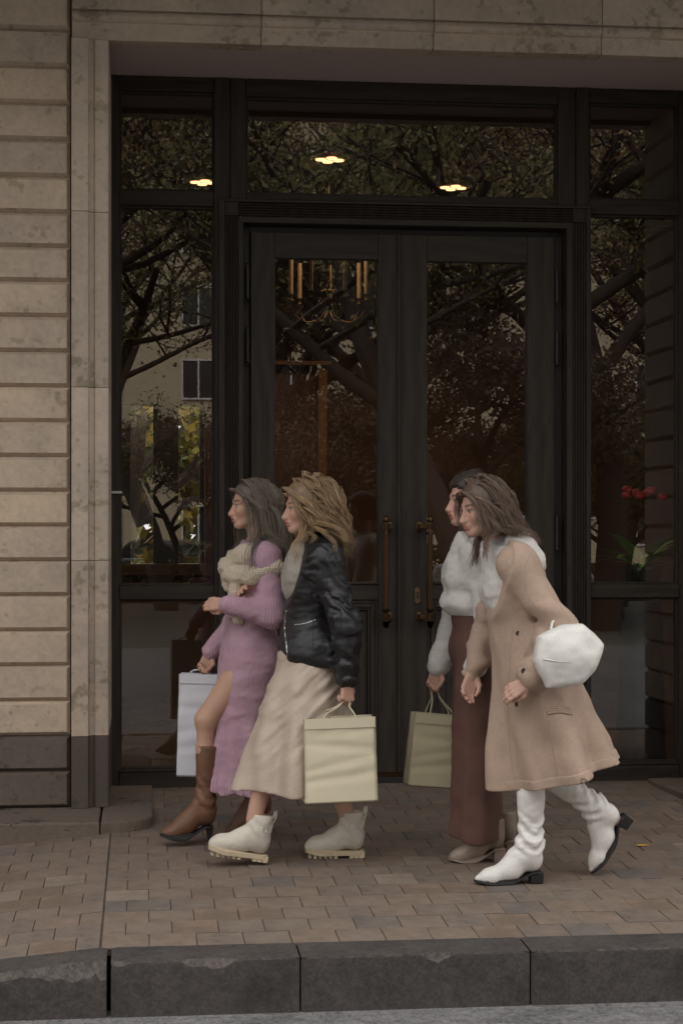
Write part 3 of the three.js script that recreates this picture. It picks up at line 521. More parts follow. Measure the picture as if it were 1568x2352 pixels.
function treeGeo(h, spread, nLeaf, cols, sd, bare = 0.28, leafSize = 0.09) {
  const keep = seed_; seed_ = sd; const limbs = [], tips = [];
  const grow = (p, d, len, r, lv) => {
    const pts = [p.toArray()]; let q = p.clone(), dir = d.clone();
    for (let i = 0; i < 4; i++) { dir.add(new THREE.Vector3(rr(-0.22, 0.22), rr(-0.08, 0.16), rr(-0.22, 0.22))).normalize(); q = q.clone().addScaledVector(dir, len / 4); pts.push(q.toArray()); if (lv >= 2) tips.push(q.clone()); }
    limbs.push(tube(pts, r, 8, lv > 1 ? 4 : 7, r * 0.55));
    if (lv < 4) { const n = lv === 0 ? 6 : 4; for (let k = 0; k < n; k++) { const t = lv === 0 ? rr(bare + 0.2, 1) : rr(0.35, 1), c = new THREE.CatmullRomCurve3(pts.map((v) => new THREE.Vector3(...v))), s = c.getPoint(t); const a = rr(0, 6.28), nd = dir.clone().multiplyScalar(0.5).add(new THREE.Vector3(Math.cos(a) * spread, rr(-0.1, 0.6), Math.sin(a) * spread)).normalize(); grow(s, nd, len * rr(0.5, 0.72), r * 0.5, lv + 1); } }
  };
  grow(new THREE.Vector3(0, -0.1, 0), new THREE.Vector3(rr(-0.06, 0.06), 1, rr(-0.06, 0.06)).normalize(), h * 0.62, h * 0.024, 0);
  seed_ = keep;
  const crown = leafCloud(nLeaf, () => { const t = tips[Math.floor(rnd() * tips.length)], r = 0.34; return [t.x + rr(-r, r), t.y + rr(-r, r), t.z + rr(-r, r)]; }, leafSize, cols, sd + 1);
  return { trunk: merge(limbs), crown };
}
const AUT = [[0.3, 0.18, 0.085], [0.36, 0.24, 0.11], [0.25, 0.16, 0.085], [0.22, 0.19, 0.08]], OLI = [[0.2, 0.21, 0.08], [0.28, 0.26, 0.1], [0.16, 0.17, 0.065], [0.33, 0.25, 0.1]], RUS = [[0.15, 0.088, 0.05], [0.19, 0.115, 0.06], [0.12, 0.07, 0.045], [0.15, 0.12, 0.06]], YEL = [[0.5, 0.37, 0.05], [0.36, 0.34, 0.06], [0.2, 0.24, 0.05], [0.56, 0.4, 0.08]], GRN = [[0.035, 0.06, 0.016], [0.06, 0.085, 0.02], [0.09, 0.1, 0.03]];
const kinds = [treeGeo(13, 0.9, 22000, AUT, 71, 0.25, 0.052), treeGeo(12, 1.0, 22000, OLI, 172, 0.3, 0.052), treeGeo(12.5, 0.95, 15000, AUT, 273, 0.2, 0.05)];
const treeLabels = ['brown leaved autumn tree mirrored in the glazing', 'olive leaved tree mirrored in the glazing', 'thin rusty tree mirrored in the glazing'];
const treeSpots = [[0, -3.2, 13.5, 1], [1, 5.6, 9.5, 1], [2, 2.6, 17, 1.05], [0, 9.2, 15, 1.1], [1, 0.6, 25, 1.1], [2, 12.8, 22, 1.15], [0, 7.0, 27, 1.15], [1, 15.5, 13, 1], [2, -6.5, 22, 1.1], [0, 17, 31, 1.2], [1, -11, 14, 1], [0, 21, 20, 1.1]];
const low = [treeGeo(5.6, 1.15, 15000, RUS, 471, 0.0, 0.05), treeGeo(5.2, 1.2, 15000, OLI, 572, 0.0, 0.05)];
[[0, 3.1, 12.5], [1, -1.6, 17.5], [0, 5.2, 20], [0, 7.6, 13.6], [1, 10.6, 19], [0, 8.6, 23], [1, 12.6, 26], [0, 1.4, 29], [1, 15, 19], [0, 4, 36], [1, 10, 37]].forEach(([k, x, z], i) => {
  const t = thing('low_tree', k ? 'low olive leaved tree mirrored in the glazing' : 'low russet tree mirrored in the door glass', 'tree', [x, -0.45, z], 'low trees across the street');
  part('trunk', low[k].trunk, M.bark, t); part('crown', low[k].crown, M.leaf, t); t.rotation.y = i * 1.7; t.scale.setScalar(0.85 + 0.35 * ((i * 0.618) % 1));
});
treeSpots.forEach(([k, x, z, s], i) => {
  const t = thing('park_tree', treeLabels[k], 'tree', [x, -0.45, z], 'trees across the street');
  part('trunk', kinds[k].trunk, M.bark, t); part('crown', kinds[k].crown, M.leaf, t);
  t.rotation.y = i * 2.1; t.scale.setScalar(s);
});
{ // yellow tree in the yard behind the building
  const g = treeGeo(6, 1.1, 9000, YEL, 371, 0.1, 0.07), t = thing('yellow_tree', 'small yellow leaved tree seen through the back window of the room', 'tree', [-0.4, -0.45, -19.5]);
  part('trunk', g.trunk, M.bark, t); part('crown', g.crown, M.leaf, t);
  const hb = thing('yard_hedge', 'tall mixed yellow and green hedge behind the back window of the room', 'hedge', [0.3, -0.45, -21]); part('foliage', leafCloud(9000, () => [rr(-3.4, 3.4), rr(0, 4.6), rr(-0.5, 0.5)], 0.15, YEL.concat(YEL, GRN), 655), M.leaf, hb);
  for (let i = 0; i < 2; i++) { const s = thing('yellow_shrub', i ? 'green yellow shrub behind the back window of the room' : 'bright yellow shrub behind the back window of the room', 'shrub', [i ? 1.2 : -0.6, -0.45, -18.6]); part('foliage', leafCloud(2600, () => { const a = rr(0, 6.28), r = Math.sqrt(rnd()) * 0.9, y = rr(0, 2.3); return [r * Math.cos(a) * (1.1 - y / 3), y, r * Math.sin(a) * 0.7]; }, 0.06, i ? GRN.concat(YEL) : YEL, 640 + i), M.leaf, s); }
}
// hedge along the far side of the street
for (let i = 0; i < 7; i++) { const s = thing('hedge_shrub', 'dark green clipped shrub across the street, mirrored in the glass', 'shrub', [-5 + i * 3.1, -0.48, 30.5], 'shrubs across the street'); part('foliage', leafCloud(1500, () => [rr(-1.6, 1.6), Math.pow(rnd(), 0.7) * (1.3 + 0.3 * Math.sin(i * 5)), rr(-0.6, 0.6)], 0.11, GRN, 700 + i), M.leaf, s); }
{ // the pale apartment house across the square
  const t = thing('apartment_house', 'pale yellow apartment house across the square, mirrored in the glass', 'building', [9, -0.5, 62]);
  const wallM = std({ color: lin(0.5, 0.43, 0.3), roughness: 0.9, bumpMap: stoneBump, bumpScale: 0.004 }), glassM = std({ color: lin(0.03, 0.035, 0.04), roughness: 0.1 }), wf = std({ color: lin(0.6, 0.6, 0.58), roughness: 0.7 });
  part('wall', bx(-26, 26, 0, 22, 0, 12, 0), wallM, t);
  part('roof', sweep([[-0.5, 22], [6, 25.5], [12.5, 22]], -26.5, 26.5, (z, y, x) => [x, y, z]), std({ color: lin(0.12, 0.08, 0.06), roughness: 0.9 }), t);
  for (let f = 0; f < 6; f++) for (let k = 0; k < 12; k++) {
    const x = -23.5 + k * 4.25, y = 1.4 + f * 3.35;
    const w = part('window', new THREE.PlaneGeometry(1.4, 1.7).rotateY(Math.PI).translate(x, y + 0.85, -0.02), glassM, t);
    part('window_frame', merge([bx(x - 0.78, x - 0.7, y - 0.08, y + 1.78, -0.08, -0.001, 0), bx(x + 0.7, x + 0.78, y - 0.08, y + 1.78, -0.08, -0.001, 0), bx(x - 0.7, x + 0.7, y - 0.08, y, -0.12, -0.001, 0), bx(x - 0.7, x + 0.7, y + 1.7, y + 1.78, -0.08, -0.001, 0), bx(x - 0.04, x + 0.04, y, y + 1.7, -0.07, -0.021, 0)]), wf, w);
  }
}
function car(label, color, pos, turn) {
  const t = thing('parked_car', label, 'car', pos, 'cars parked across the street'); t.rotation.y = turn;
  const sh = (pts) => { const s = new THREE.Shape(); s.moveTo(...pts[0]); s.splineThru(pts.slice(1).map((p) => new THREE.Vector2(...p))); return s; };
  const ex = (s, w, b) => new THREE.ExtrudeGeometry(s, { depth: w - 2 * b, bevelEnabled: true, bevelSize: b, bevelThickness: b, bevelSegments: 3, curveSegments: 24 }).translate(0, 0, -w / 2 + b);
  const paint = new THREE.MeshPhysicalMaterial({ color, roughness: 0.35, metalness: 0.2, clearcoat: 1, clearcoatRoughness: 0.05 });
  part('body', ex(sh([[-2.1, 0.35], [-2.15, 0.75], [-1.95, 0.98], [-1.0, 1.05], [0.2, 1.1], [1.7, 1.05], [2.1, 0.8], [2.12, 0.38], [0, 0.28], [-2.1, 0.35]]), 1.8, 0.08), paint, t);
  const cab = part('cabin', ex(sh([[-1.2, 1.0], [-0.45, 1.55], [0.6, 1.62], [1.5, 1.5], [1.95, 1.0], [-1.2, 1.0]]), 1.5, 0.1), std({ color: lin(0.015, 0.017, 0.02), roughness: 0.08 }), t);
  part('roof', ex(sh([[-0.5, 1.56], [0.2, 1.65], [1.0, 1.65], [1.55, 1.54], [0.5, 1.58], [-0.5, 1.56]]), 1.38, 0.04), paint, cab);
  for (const x of [-1.3, 1.3]) for (const z of [-0.82, 0.82]) { const w = part('wheel', new THREE.CylinderGeometry(0.34, 0.34, 0.22, 24).rotateX(Math.PI / 2).translate(x, 0.34, z), M.black, t); part('rim', new THREE.CylinderGeometry(0.2, 0.22, 0.235, 12).rotateX(Math.PI / 2).translate(x, 0.34, z), M.steel, w); }
  for (const z of [-0.62, 0.62]) { part('headlight', bx(-2.17, -2.05, 0.68, 0.82, z - 0.17, z + 0.17, 0.03), std({ color: lin(0.8, 0.8, 0.8), roughness: 0.1 }), t); part('tail_light', bx(2.02, 2.13, 0.75, 0.9, z - 0.15, z + 0.15, 0.03), std({ color: lin(0.3, 0.01, 0.01), roughness: 0.2 }), t); }
}
car('black hatchback parked across the street, mirrored in the left window', lin(0.02, 0.021, 0.024), [0.4, -0.47, 34], 0.9);
car('silver car parked across the street, mirrored in the right door', lin(0.4, 0.41, 0.42), [10.4, -0.47, 30], 0.15);
car('dark blue car parked across the street, mirrored behind the walkers', lin(0.02, 0.03, 0.06), [5.2, -0.47, 31.5], 0.1);
{ // parasol of a street cafe
  const t = thing('cafe_parasol', 'yellow and white cafe parasol across the street, mirrored in the right door', 'parasol', [13.4, -0.5, 36]);
  part('pole', new THREE.CylinderGeometry(0.04, 0.04, 2.9, 10).translate(0, 1.45, 0), M.steel, t);
  for (let k = 0; k < 8; k++) { const g = new THREE.ConeGeometry(2.0, 0.75, 1, 1, true, k * Math.PI / 4, Math.PI / 4).translate(0, 2.75, 0); part('canopy_panel', g, std({ color: k % 2 ? lin(0.7, 0.7, 0.66) : lin(0.6, 0.4, 0.08), roughness: 0.9, side: THREE.DoubleSide }), t); }
}
{ // plant standing inside the right window
  const px = ux(1470, 11), t = thing('potted_plant', 'leafy plant with red flowers on a dark stand behind the right side window', 'plant', [px, FLOOR, -11]);
  part('pot_stand', new THREE.CylinderGeometry(0.13, 0.16, 1.0, 20).translate(0, 0.5, 0), M.darkWood, t);
  part('pot', new THREE.LatheGeometry([[0, 1.0], [0.1, 1.0], [0.13, 1.2], [0.14, 1.22], [0.12, 1.22], [0, 1.18]].map(([r, y]) => new THREE.Vector2(r, y)), 20), M.black, t);
  const red = std({ color: lin(0.5, 0.02, 0.03), roughness: 0.5 });
  for (let k = 0; k < 9; k++) { const a = k * 2.4, r = 0.04 + 0.012 * k; part('flower', new THREE.IcosahedronGeometry(0.034, 1).scale(1, 0.7, 1).translate(r * Math.cos(a), 1.68 + 0.03 * Math.sin(k * 3), r * Math.sin(a)), red, t); }
  const lm = std({ color: lin(0.16, 0.32, 0.04), roughness: 0.5, side: THREE.DoubleSide });
  for (let k = 0; k < 18; k++) { const a = k * 2.4, l = rr(0.25, 0.5), el = rr(0.5, 1.2), P = [], I = []; for (let i = 0; i <= 6; i++) { const s = i / 6, w = 0.045 * Math.sin(Math.PI * Math.min(1, s * 0.95 + 0.04)), r = l * s * Math.cos(el - s * 0.7), y = 1.2 + l * s * Math.sin(el - s * 0.5); P.push(r * Math.cos(a) - w * Math.sin(a), y, r * Math.sin(a) + w * Math.cos(a), r * Math.cos(a) + w * Math.sin(a), y, r * Math.sin(a) - w * Math.cos(a)); if (i) { const o = i * 2; I.push(o - 2, o - 1, o, o - 1, o + 1, o); } } const g = new THREE.BufferGeometry(); g.setAttribute('position', new THREE.Float32BufferAttribute(P, 3)); g.setIndex(I); g.computeVertexNormals(); part('leaf', g, lm, t); }
}
// ---------------------------------------------------------------- figures: signed distance fields meshed with surface nets
const rc = (a, ra, b, rb) => { const bx_ = b[0] - a[0], by = b[1] - a[1], bz = b[2] - a[2], L = 1 / Math.max(1e-9, bx_ * bx_ + by * by + bz * bz); return (x, y, z) => { const px = x - a[0], py = y - a[1], pz = z - a[2]; let t = (px * bx_ + py * by + pz * bz) * L; t = t < 0 ? 0 : t > 1 ? 1 : t; const dx = px - bx_ * t, dy = py - by * t, dz = pz - bz * t; return Math.sqrt(dx * dx + dy * dy + dz * dz) - (ra + (rb - ra) * t); }; };
const ell = (c, r, rot = 0) => { const co = Math.cos(rot), si = Math.sin(rot), m = Math.min(...r); return (x, y, z) => { let px = x - c[0], py = y - c[1]; const pz = z - c[2]; if (rot) { const q = px * co + py * si; py = -px * si + py * co; px = q; } const a = px / r[0], b = py / r[1], d = pz / r[2], k0 = Math.sqrt(a * a + b * b + d * d); if (k0 < 1e-6) return -m; const e = a / r[0], f = b / r[1], g = d / r[2]; return k0 * (k0 - 1) / Math.sqrt(e * e + f * f + g * g); }; };
const infl = (fs, t) => fs.map((f) => (x, y, z) => f(x, y, z) - t);
const smin = (a, b, k) => { const h = Math.max(k - Math.abs(a - b), 0) / k; return Math.min(a, b) - h * h * k * 0.25; };
const union = (fs, k) => (x, y, z) => { let d = 1e9; for (const f of fs) d = d > 1e8 ? f(x, y, z) : smin(d, f(x, y, z), k); return d; };
const add = (a, b) => [a[0] + b[0], a[1] + b[1], a[2] + b[2]], mix = (a, b, t) => [lerp(a[0], b[0], t), lerp(a[1], b[1], t), lerp(a[2], b[2], t)];
// prims joined with smooth minimum k; post(d, x, y, z) shapes the result
function meshField(prims, k, cell, lo, hi, { post, color, uv, smooth = 1 } = {}) {
  const B = 8, nb = [0, 1, 2].map((i) => Math.ceil((hi[i] - lo[i]) / cell / B)), n = nb.map((q) => q * B + 1), NX = n[0], NXY = n[0] * n[1];
  const val = new Float32Array(NXY * n[2]).fill(1), R = cell * B * 0.9, act = [];
  for (let bz = 0; bz < nb[2]; bz++) for (let by = 0; by < nb[1]; by++) for (let bx_ = 0; bx_ < nb[0]; bx_++) {
    const cx = lo[0] + (bx_ + 0.5) * B * cell, cy = lo[1] + (by + 0.5) * B * cell, cz = lo[2] + (bz + 0.5) * B * cell, near = []; let dm = 1e9;
    for (const f of prims) { const d = f(cx, cy, cz); if (d < R * 1.5 + k * 1.5) near.push(f); if (d < dm) dm = d; }
    const far = dm > R * 1.3 + k, deep = dm < -R * 2.2 && !post;
    if (!far && !deep) act.push([bx_, by, bz]);
    for (let z = 0; z <= B; z++) for (let y = 0; y <= B; y++) for (let x = 0; x <= B; x++) {
      const i = (bz * B + z) * NXY + (by * B + y) * NX + bx_ * B + x;
      if (far) { continue; }
      if (deep) { if (val[i] === 1) val[i] = -1; continue; }
      const px = lo[0] + (bx_ * B + x) * cell, py = lo[1] + (by * B + y) * cell, pz = lo[2] + (bz * B + z) * cell; let d = 1e9;
      for (const f of near) { const e = f(px, py, pz); d = d > 1e8 ? e : smin(d, e, k); }
      val[i] = post ? post(d, px, py, pz) : d;
    }
  }
  const id = new Int32Array(NXY * n[2]).fill(-1), P = [], I = [], off = [0, 1, NX, NX + 1, NXY, NXY + 1, NXY + NX, NXY + NX + 1];
  const edges = [[0, 1], [0, 2], [0, 4], [1, 3], [1, 5], [2, 3], [2, 6], [3, 7], [4, 5], [4, 6], [5, 7], [6, 7]];
  for (const [bx_, by, bz] of act) for (let z = 0; z < B; z++) for (let y = 0; y < B; y++) for (let x = 0; x < B; x++) {
    const gx = bx_ * B + x, gy = by * B + y, gz = bz * B + z, i = gz * NXY + gy * NX + gx; let mask = 0;
    for (let q = 0; q < 8; q++) if (val[i + off[q]] < 0) mask |= 1 << q;
    if (mask === 0 || mask === 255) continue;
    let sx = 0, sy = 0, sz = 0, c = 0;
    for (const [a, b] of edges) { if (((mask >> a) & 1) === ((mask >> b) & 1)) continue; const va = val[i + off[a]], vb = val[i + off[b]], t = va / (va - vb); sx += (a & 1) + t * ((b & 1) - (a & 1)); sy += ((a >> 1) & 1) + t * (((b >> 1) & 1) - ((a >> 1) & 1)); sz += (a >> 2) + t * ((b >> 2) - (a >> 2)); c++; }
    id[i] = P.length / 3; P.push(lo[0] + (gx + sx / c) * cell, lo[1] + (gy + sy / c) * cell, lo[2] + (gz + sz / c) * cell);
  }
  const quad = (a, b, c, d, flip) => { if (a < 0 || b < 0 || c < 0 || d < 0) return; if (flip) I.push(a, c, b, a, d, c); else I.push(a, b, c, a, c, d); };
  for (const [bx_, by, bz] of act) for (let z = 0; z < B; z++) for (let y = 0; y < B; y++) for (let x = 0; x < B; x++) {
    const gx = bx_ * B + x, gy = by * B + y, gz = bz * B + z, i = gz * NXY + gy * NX + gx, s = val[i] < 0;
    if (gy && gz && s !== val[i + 1] < 0) quad(id[i - NX - NXY], id[i - NXY], id[i], id[i - NX], !s);
    if (gx && gz && s !== val[i + NX] < 0) quad(id[i - 1 - NXY], id[i - 1], id[i], id[i - NXY], !s);
    if (gx && gy && s !== val[i + NXY] < 0) quad(id[i - 1 - NX], id[i - NX], id[i], id[i - 1], !s);
  }
  for (let it = 0; it < smooth; it++) { // light smoothing
    const S = new Float32Array(P.length), C = new Uint16Array(P.length / 3);
    for (let q = 0; q < I.length; q += 3) for (let e = 0; e < 3; e++) { const a = I[q + e], b = I[q + (e + 1) % 3]; S[a * 3] += P[b * 3]; S[a * 3 + 1] += P[b * 3 + 1]; S[a * 3 + 2] += P[b * 3 + 2]; C[a]++; }
    for (let q = 0; q < C.length; q++) if (C[q]) for (let e = 0; e < 3; e++) P[q * 3 + e] = lerp(P[q * 3 + e], S[q * 3 + e] / C[q], 0.5);
  }
  const g = new THREE.BufferGeometry(); g.setAttribute('position', new THREE.Float32BufferAttribute(P, 3)); g.setIndex(I); g.computeVertexNormals();
  const nv = P.length / 3;
  if (color) { const C = new Float32Array(P.length); for (let q = 0; q < nv; q++) { const c = color(P[q * 3], P[q * 3 + 1], P[q * 3 + 2]); C[q * 3] = c[0]; C[q * 3 + 1] = c[1]; C[q * 3 + 2] = c[2]; } g.setAttribute('color', new THREE.BufferAttribute(C, 3)); }
  const U = new Float32Array(nv * 2); for (let q = 0; q < nv; q++) { const c = (uv || ((x, y, z) => [x + z, y]))(P[q * 3], P[q * 3 + 1], P[q * 3 + 2]); U[q * 2] = c[0]; U[q * 2 + 1] = c[1]; } g.setAttribute('uv', new THREE.BufferAttribute(U, 2));
  return g;
}
// a garment given by its outline at several heights: [y, x0, x1, zc, rz]; folds(ang, t, y) moves the cloth in or out (metres)
function loftField(st, folds, hem) {
  st = [...st].sort((a, b) => b[0] - a[0]); const top = st[0][0], bot = st[st.length - 1][0];
  return (x, y, z) => {
    const yy = clamp(y, bot, top); let i = 0; while (i < st.length - 2 && yy < st[i + 1][0]) i++;
    const a = st[i], b = st[i + 1]; let t = (a[0] - yy) / (a[0] - b[0]); t = t * t * (3 - 2 * t) * 0.4 + t * 0.6;
    const cx = (lerp(a[1], b[1], t) + lerp(a[2], b[2], t)) / 2, rx = (lerp(a[2], b[2], t) - lerp(a[1], b[1], t)) / 2, cz = lerp(a[3], b[3], t), rz = lerp(a[4], b[4], t);
    const dx = x - cx, dz = z - cz, e = Math.sqrt(dx * dx / (rx * rx) + dz * dz / (rz * rz)), rl = Math.sqrt(dx * dx + dz * dz), R = e > 1e-4 ? rl / e : Math.min(rx, rz);
    let d = (rl - R) * 0.85; if (folds) d -= folds(Math.atan2(dx, dz), (top - yy) / (top - bot), yy, x, z);
    const hb = hem ? hem(x, z) : bot; d = Math.max(d, y - top, hb - y); return d;
  };
}
const wrinkle = (amp, fx, fy, fz, s) => (d, x, y, z) => d + amp * (fbm(x * fx + s, y * fy, z * fz, 3) - 0.4 * Math.abs(fbm(x * fx * 1.7 - s, y * fy * 1.6 + 3, z * fz * 1.7, 2)));
// head in its own frame: looks along -x, skull centre at the origin; size 1 = 0.225 m
const HEADP = [ell([0.014, 0.03, 0], [0.098, 0.092, 0.074]), ell([-0.03, -0.03, 0], [0.06, 0.078, 0.058]), ell([-0.068, -0.09, 0], [0.024, 0.02, 0.024]), rc([-0.062, -0.088, 0.018], 0.018, [0.01, -0.05, 0.05], 0.018), rc([-0.062, -0.088, -0.018], 0.018, [0.01, -0.05, -0.05], 0.018),
  rc([-0.086, 0.004, 0], 0.008, [-0.108, -0.034, 0], 0.0095), ell([-0.098, -0.038, 0.009], [0.011, 0.008, 0.009]), ell([-0.098, -0.038, -0.009], [0.011, 0.008, 0.009]), ell([-0.089, -0.058, 0], [0.013, 0.007, 0.021]), ell([-0.087, -0.069, 0], [0.013, 0.007, 0.018]), rc([-0.078, 0.024, 0.02], 0.012, [-0.062, 0.022, 0.048], 0.011), rc([-0.078, 0.024, -0.02], 0.012, [-0.062, 0.022, -0.048], 0.011), ell([-0.056, -0.022, 0.038], [0.028, 0.026, 0.022]), ell([-0.056, -0.022, -0.038], [0.028, 0.026, 0.022])];
const EARS = [ell([0.016, -0.008, 0.072], [0.016, 0.03, 0.009]), ell([0.016, -0.008, -0.072], [0.016, 0.03, 0.009])];
function headLocal(x, y, z) {
  let d = 1e9; for (const f of HEADP) { const e = f(x, y, z); d = d > 1e8 ? e : smin(d, e, 0.016); }
  for (const s of [1, -1]) { const q = Math.sqrt((x + 0.093) ** 2 + (y - 0.006) ** 2 + (z - s * 0.033) ** 2) - 0.013; d = -smin(-d, q, 0.014); const e = Math.sqrt((x + 0.073) ** 2 + (y - 0.006) ** 2 + (z - s * 0.032) ** 2) - 0.0125; d = smin(d, e, 0.003); }
  const mouth = ell([-0.1, -0.0635, 0], [0.012, 0.0014, 0.02]); d = -smin(-d, mouth(x, y, z), 0.003);
  for (const f of EARS) d = smin(d, f(x, y, z), 0.006);
  return d;
}
function headFrame(c, pitch, yaw, s) { // world -> head
  const m = new THREE.Matrix4().makeRotationFromEuler(new THREE.Euler(0, yaw, pitch, 'YXZ')).scale(new THREE.Vector3(s, s, s)).setPosition(...c), inv = m.clone().invert().elements;
  return { m, to: (x, y, z) => [inv[0] * x + inv[4] * y + inv[8] * z + inv[12], inv[1] * x + inv[5] * y + inv[9] * z + inv[13], inv[2] * x + inv[6] * y + inv[10] * z + inv[14]], s, from: (p) => new THREE.Vector3(...p).applyMatrix4(m).toArray() };
}
const headPrim = (fr) => (x, y, z) => { const [a, b, c] = fr.to(x, y, z); if (a * a + b * b + c * c > 0.06) return (Math.sqrt(a * a + b * b + c * c) - 0.13) * fr.s; return headLocal(a, b, c) * fr.s; };
// hand: wrist w, direction d of the fingers, palm normal n, curl per joint, side of the thumb (+1 or -1)
function handPrims(w, d, n, curl, thumb, s = 1) {
  const D = new THREE.Vector3(...d).normalize(), N = new THREE.Vector3(...n), S = new THREE.Vector3().crossVectors(D, N).normalize().multiplyScalar(thumb); N.crossVectors(S, D).normalize().multiplyScalar(thumb);
  if (N.dot(new THREE.Vector3(...n)) < 0) N.multiplyScalar(-1);
  const W = new THREE.Vector3(...w), pt = (a, b, c) => W.clone().addScaledVector(D, a * s).addScaledVector(S, b * s).addScaledVector(N, c * s), A = (v) => v.toArray(), out = [];
  const spread = [0.027, 0.009, -0.009, -0.026], len = [0.066, 0.074, 0.069, 0.053], kn = [0.082, 0.086, 0.082, 0.075];
  for (let i = 0; i < 4; i++) {
    out.push(rc(A(pt(0.006, spread[i] * 0.6, 0)), 0.015 * s, A(pt(kn[i], spread[i], 0)), 0.0115 * s));
    let p = pt(kn[i], spread[i], 0), a = 0; const seg = [0.45, 0.32, 0.23];
    for (let j = 0; j < 3; j++) { a += curl * (1 + 0.12 * i) * (j === 0 ? 0.8 : 1); const q = p.clone().addScaledVector(D, Math.cos(a) * len[i] * seg[j] * s).addScaledVector(N, Math.sin(a) * len[i] * seg[j] * s); out.push(rc(A(p), (0.0092 - j * 0.0007) * s, A(q), (0.0086 - j * 0.0008) * s)); p = q; }
  }
  const t0 = pt(0.018, 0.022, 0.006), t1 = pt(0.05, 0.042, 0.018), t2 = pt(0.078, 0.044 - curl * 0.01, 0.026 + curl * 0.01), t3 = pt(0.1, 0.034 - curl * 0.012, 0.034 + curl * 0.012);
  out.push(rc(A(t0), 0.016 * s, A(t1), 0.0115 * s), rc(A(t1), 0.011 * s, A(t2), 0.0095 * s), rc(A(t2), 0.0095 * s, A(t3), 0.008 * s));
  return out;
}
function torsoPrims(J) {
  const lean = Math.atan2(J.chest[0] - J.pelvis[0], J.chest[1] - J.pelvis[1]) * -1, up = [-Math.sin(lean), Math.cos(lean), 0], fw = [-Math.cos(lean), -Math.sin(lean), 0];
  const o = (p, f, u, z) => [p[0] + fw[0] * f + up[0] * u, p[1] + fw[1] * f + up[1] * u, p[2] + z], mid = mix(J.chest, J.pelvis, 0.55);
  return [ell(J.chest, [0.108, 0.165, 0.152], lean), ell(o(J.chest, -0.02, 0.07, 0), [0.09, 0.09, 0.14], lean), ell(mid, [0.094, 0.16, 0.12], lean), ell(J.pelvis, [0.118, 0.12, 0.158], lean), ell(o(J.chest, 0.062, -0.01, 0.066), [0.052, 0.064, 0.056], lean), ell(o(J.chest, 0.062, -0.01, -0.066), [0.052, 0.064, 0.056], lean),
    rc(J.shN, 0.05, J.neck, 0.045), rc(J.shF, 0.05, J.neck, 0.045), ell(o(J.pelvis, -0.07, -0.03, 0.06), [0.075, 0.09, 0.08], lean), ell(o(J.pelvis, -0.07, -0.03, -0.06), [0.075, 0.09, 0.08], lean)];
}
const armPrims = (s, e, w) => [rc(s, 0.05, e, 0.039), rc(e, 0.04, w, 0.026)];
const legPrims = (h, k, a, slim) => slim ? [rc(h, 0.086, k, 0.052), rc(k, 0.05, mix(k, a, 0.3), 0.036), rc(mix(k, a, 0.3), 0.036, a, 0.022)] : [rc(h, 0.088, k, 0.055), rc(k, 0.054, a, 0.036), rc(add(mix(k, a, 0.12), [0.012, 0, 0]), 0.05, add(mix(k, a, 0.5), [0.014, 0, 0]), 0.042)];
const SKIN = new THREE.MeshPhysicalMaterial({ vertexColors: true, roughness: 0.55, sheen: 0.2, sheenRoughness: 0.5 });
function faceColor(fr, skin, hairC) {
  return (x, y, z) => {
    const [a, b, c] = fr.to(x, y, z), k = 1 + 0.12 * fbm(x * 14, y * 14, z * 14, 2); let col = skin.map((q) => q * k);
    if (a < -0.04 && Math.abs(b) < 0.12) {
      const az = Math.abs(c), mixc = (t, w) => { col = col.map((q, i) => lerp(q, t[i], w)); };
      mixc([skin[0] * 1.02, skin[1] * 0.72, skin[2] * 0.68], 0.3 * Math.exp(-((b + 0.025) ** 2 + (az - 0.042) ** 2) / 0.0006));
      if (b > -0.078 && b < -0.05 && az < 0.024 && a < -0.075) mixc([skin[0] * 0.72, skin[1] * 0.42, skin[2] * 0.42], 0.8 * sstep(0.024, 0.018, az));
      if (Math.abs(b - 0.03 + (az - 0.035) * (az - 0.035) * 8) < 0.0048 && az > 0.014 && az < 0.056) mixc(hairC.map((q) => q * 0.5), 0.85);
      const ex = (az - 0.032) / 0.014, ey = (b - 0.006) / 0.0062, r = ex * ex + ey * ey; if (r < 1.5 && a < -0.066) { if (ey > 0.35) mixc([0.03, 0.02, 0.018], 0.9); else if (Math.abs(ex) < 0.45) mixc([0.035, 0.022, 0.015], 1); else mixc([0.34, 0.28, 0.25], 1); }
    }
    return col;
  };
}
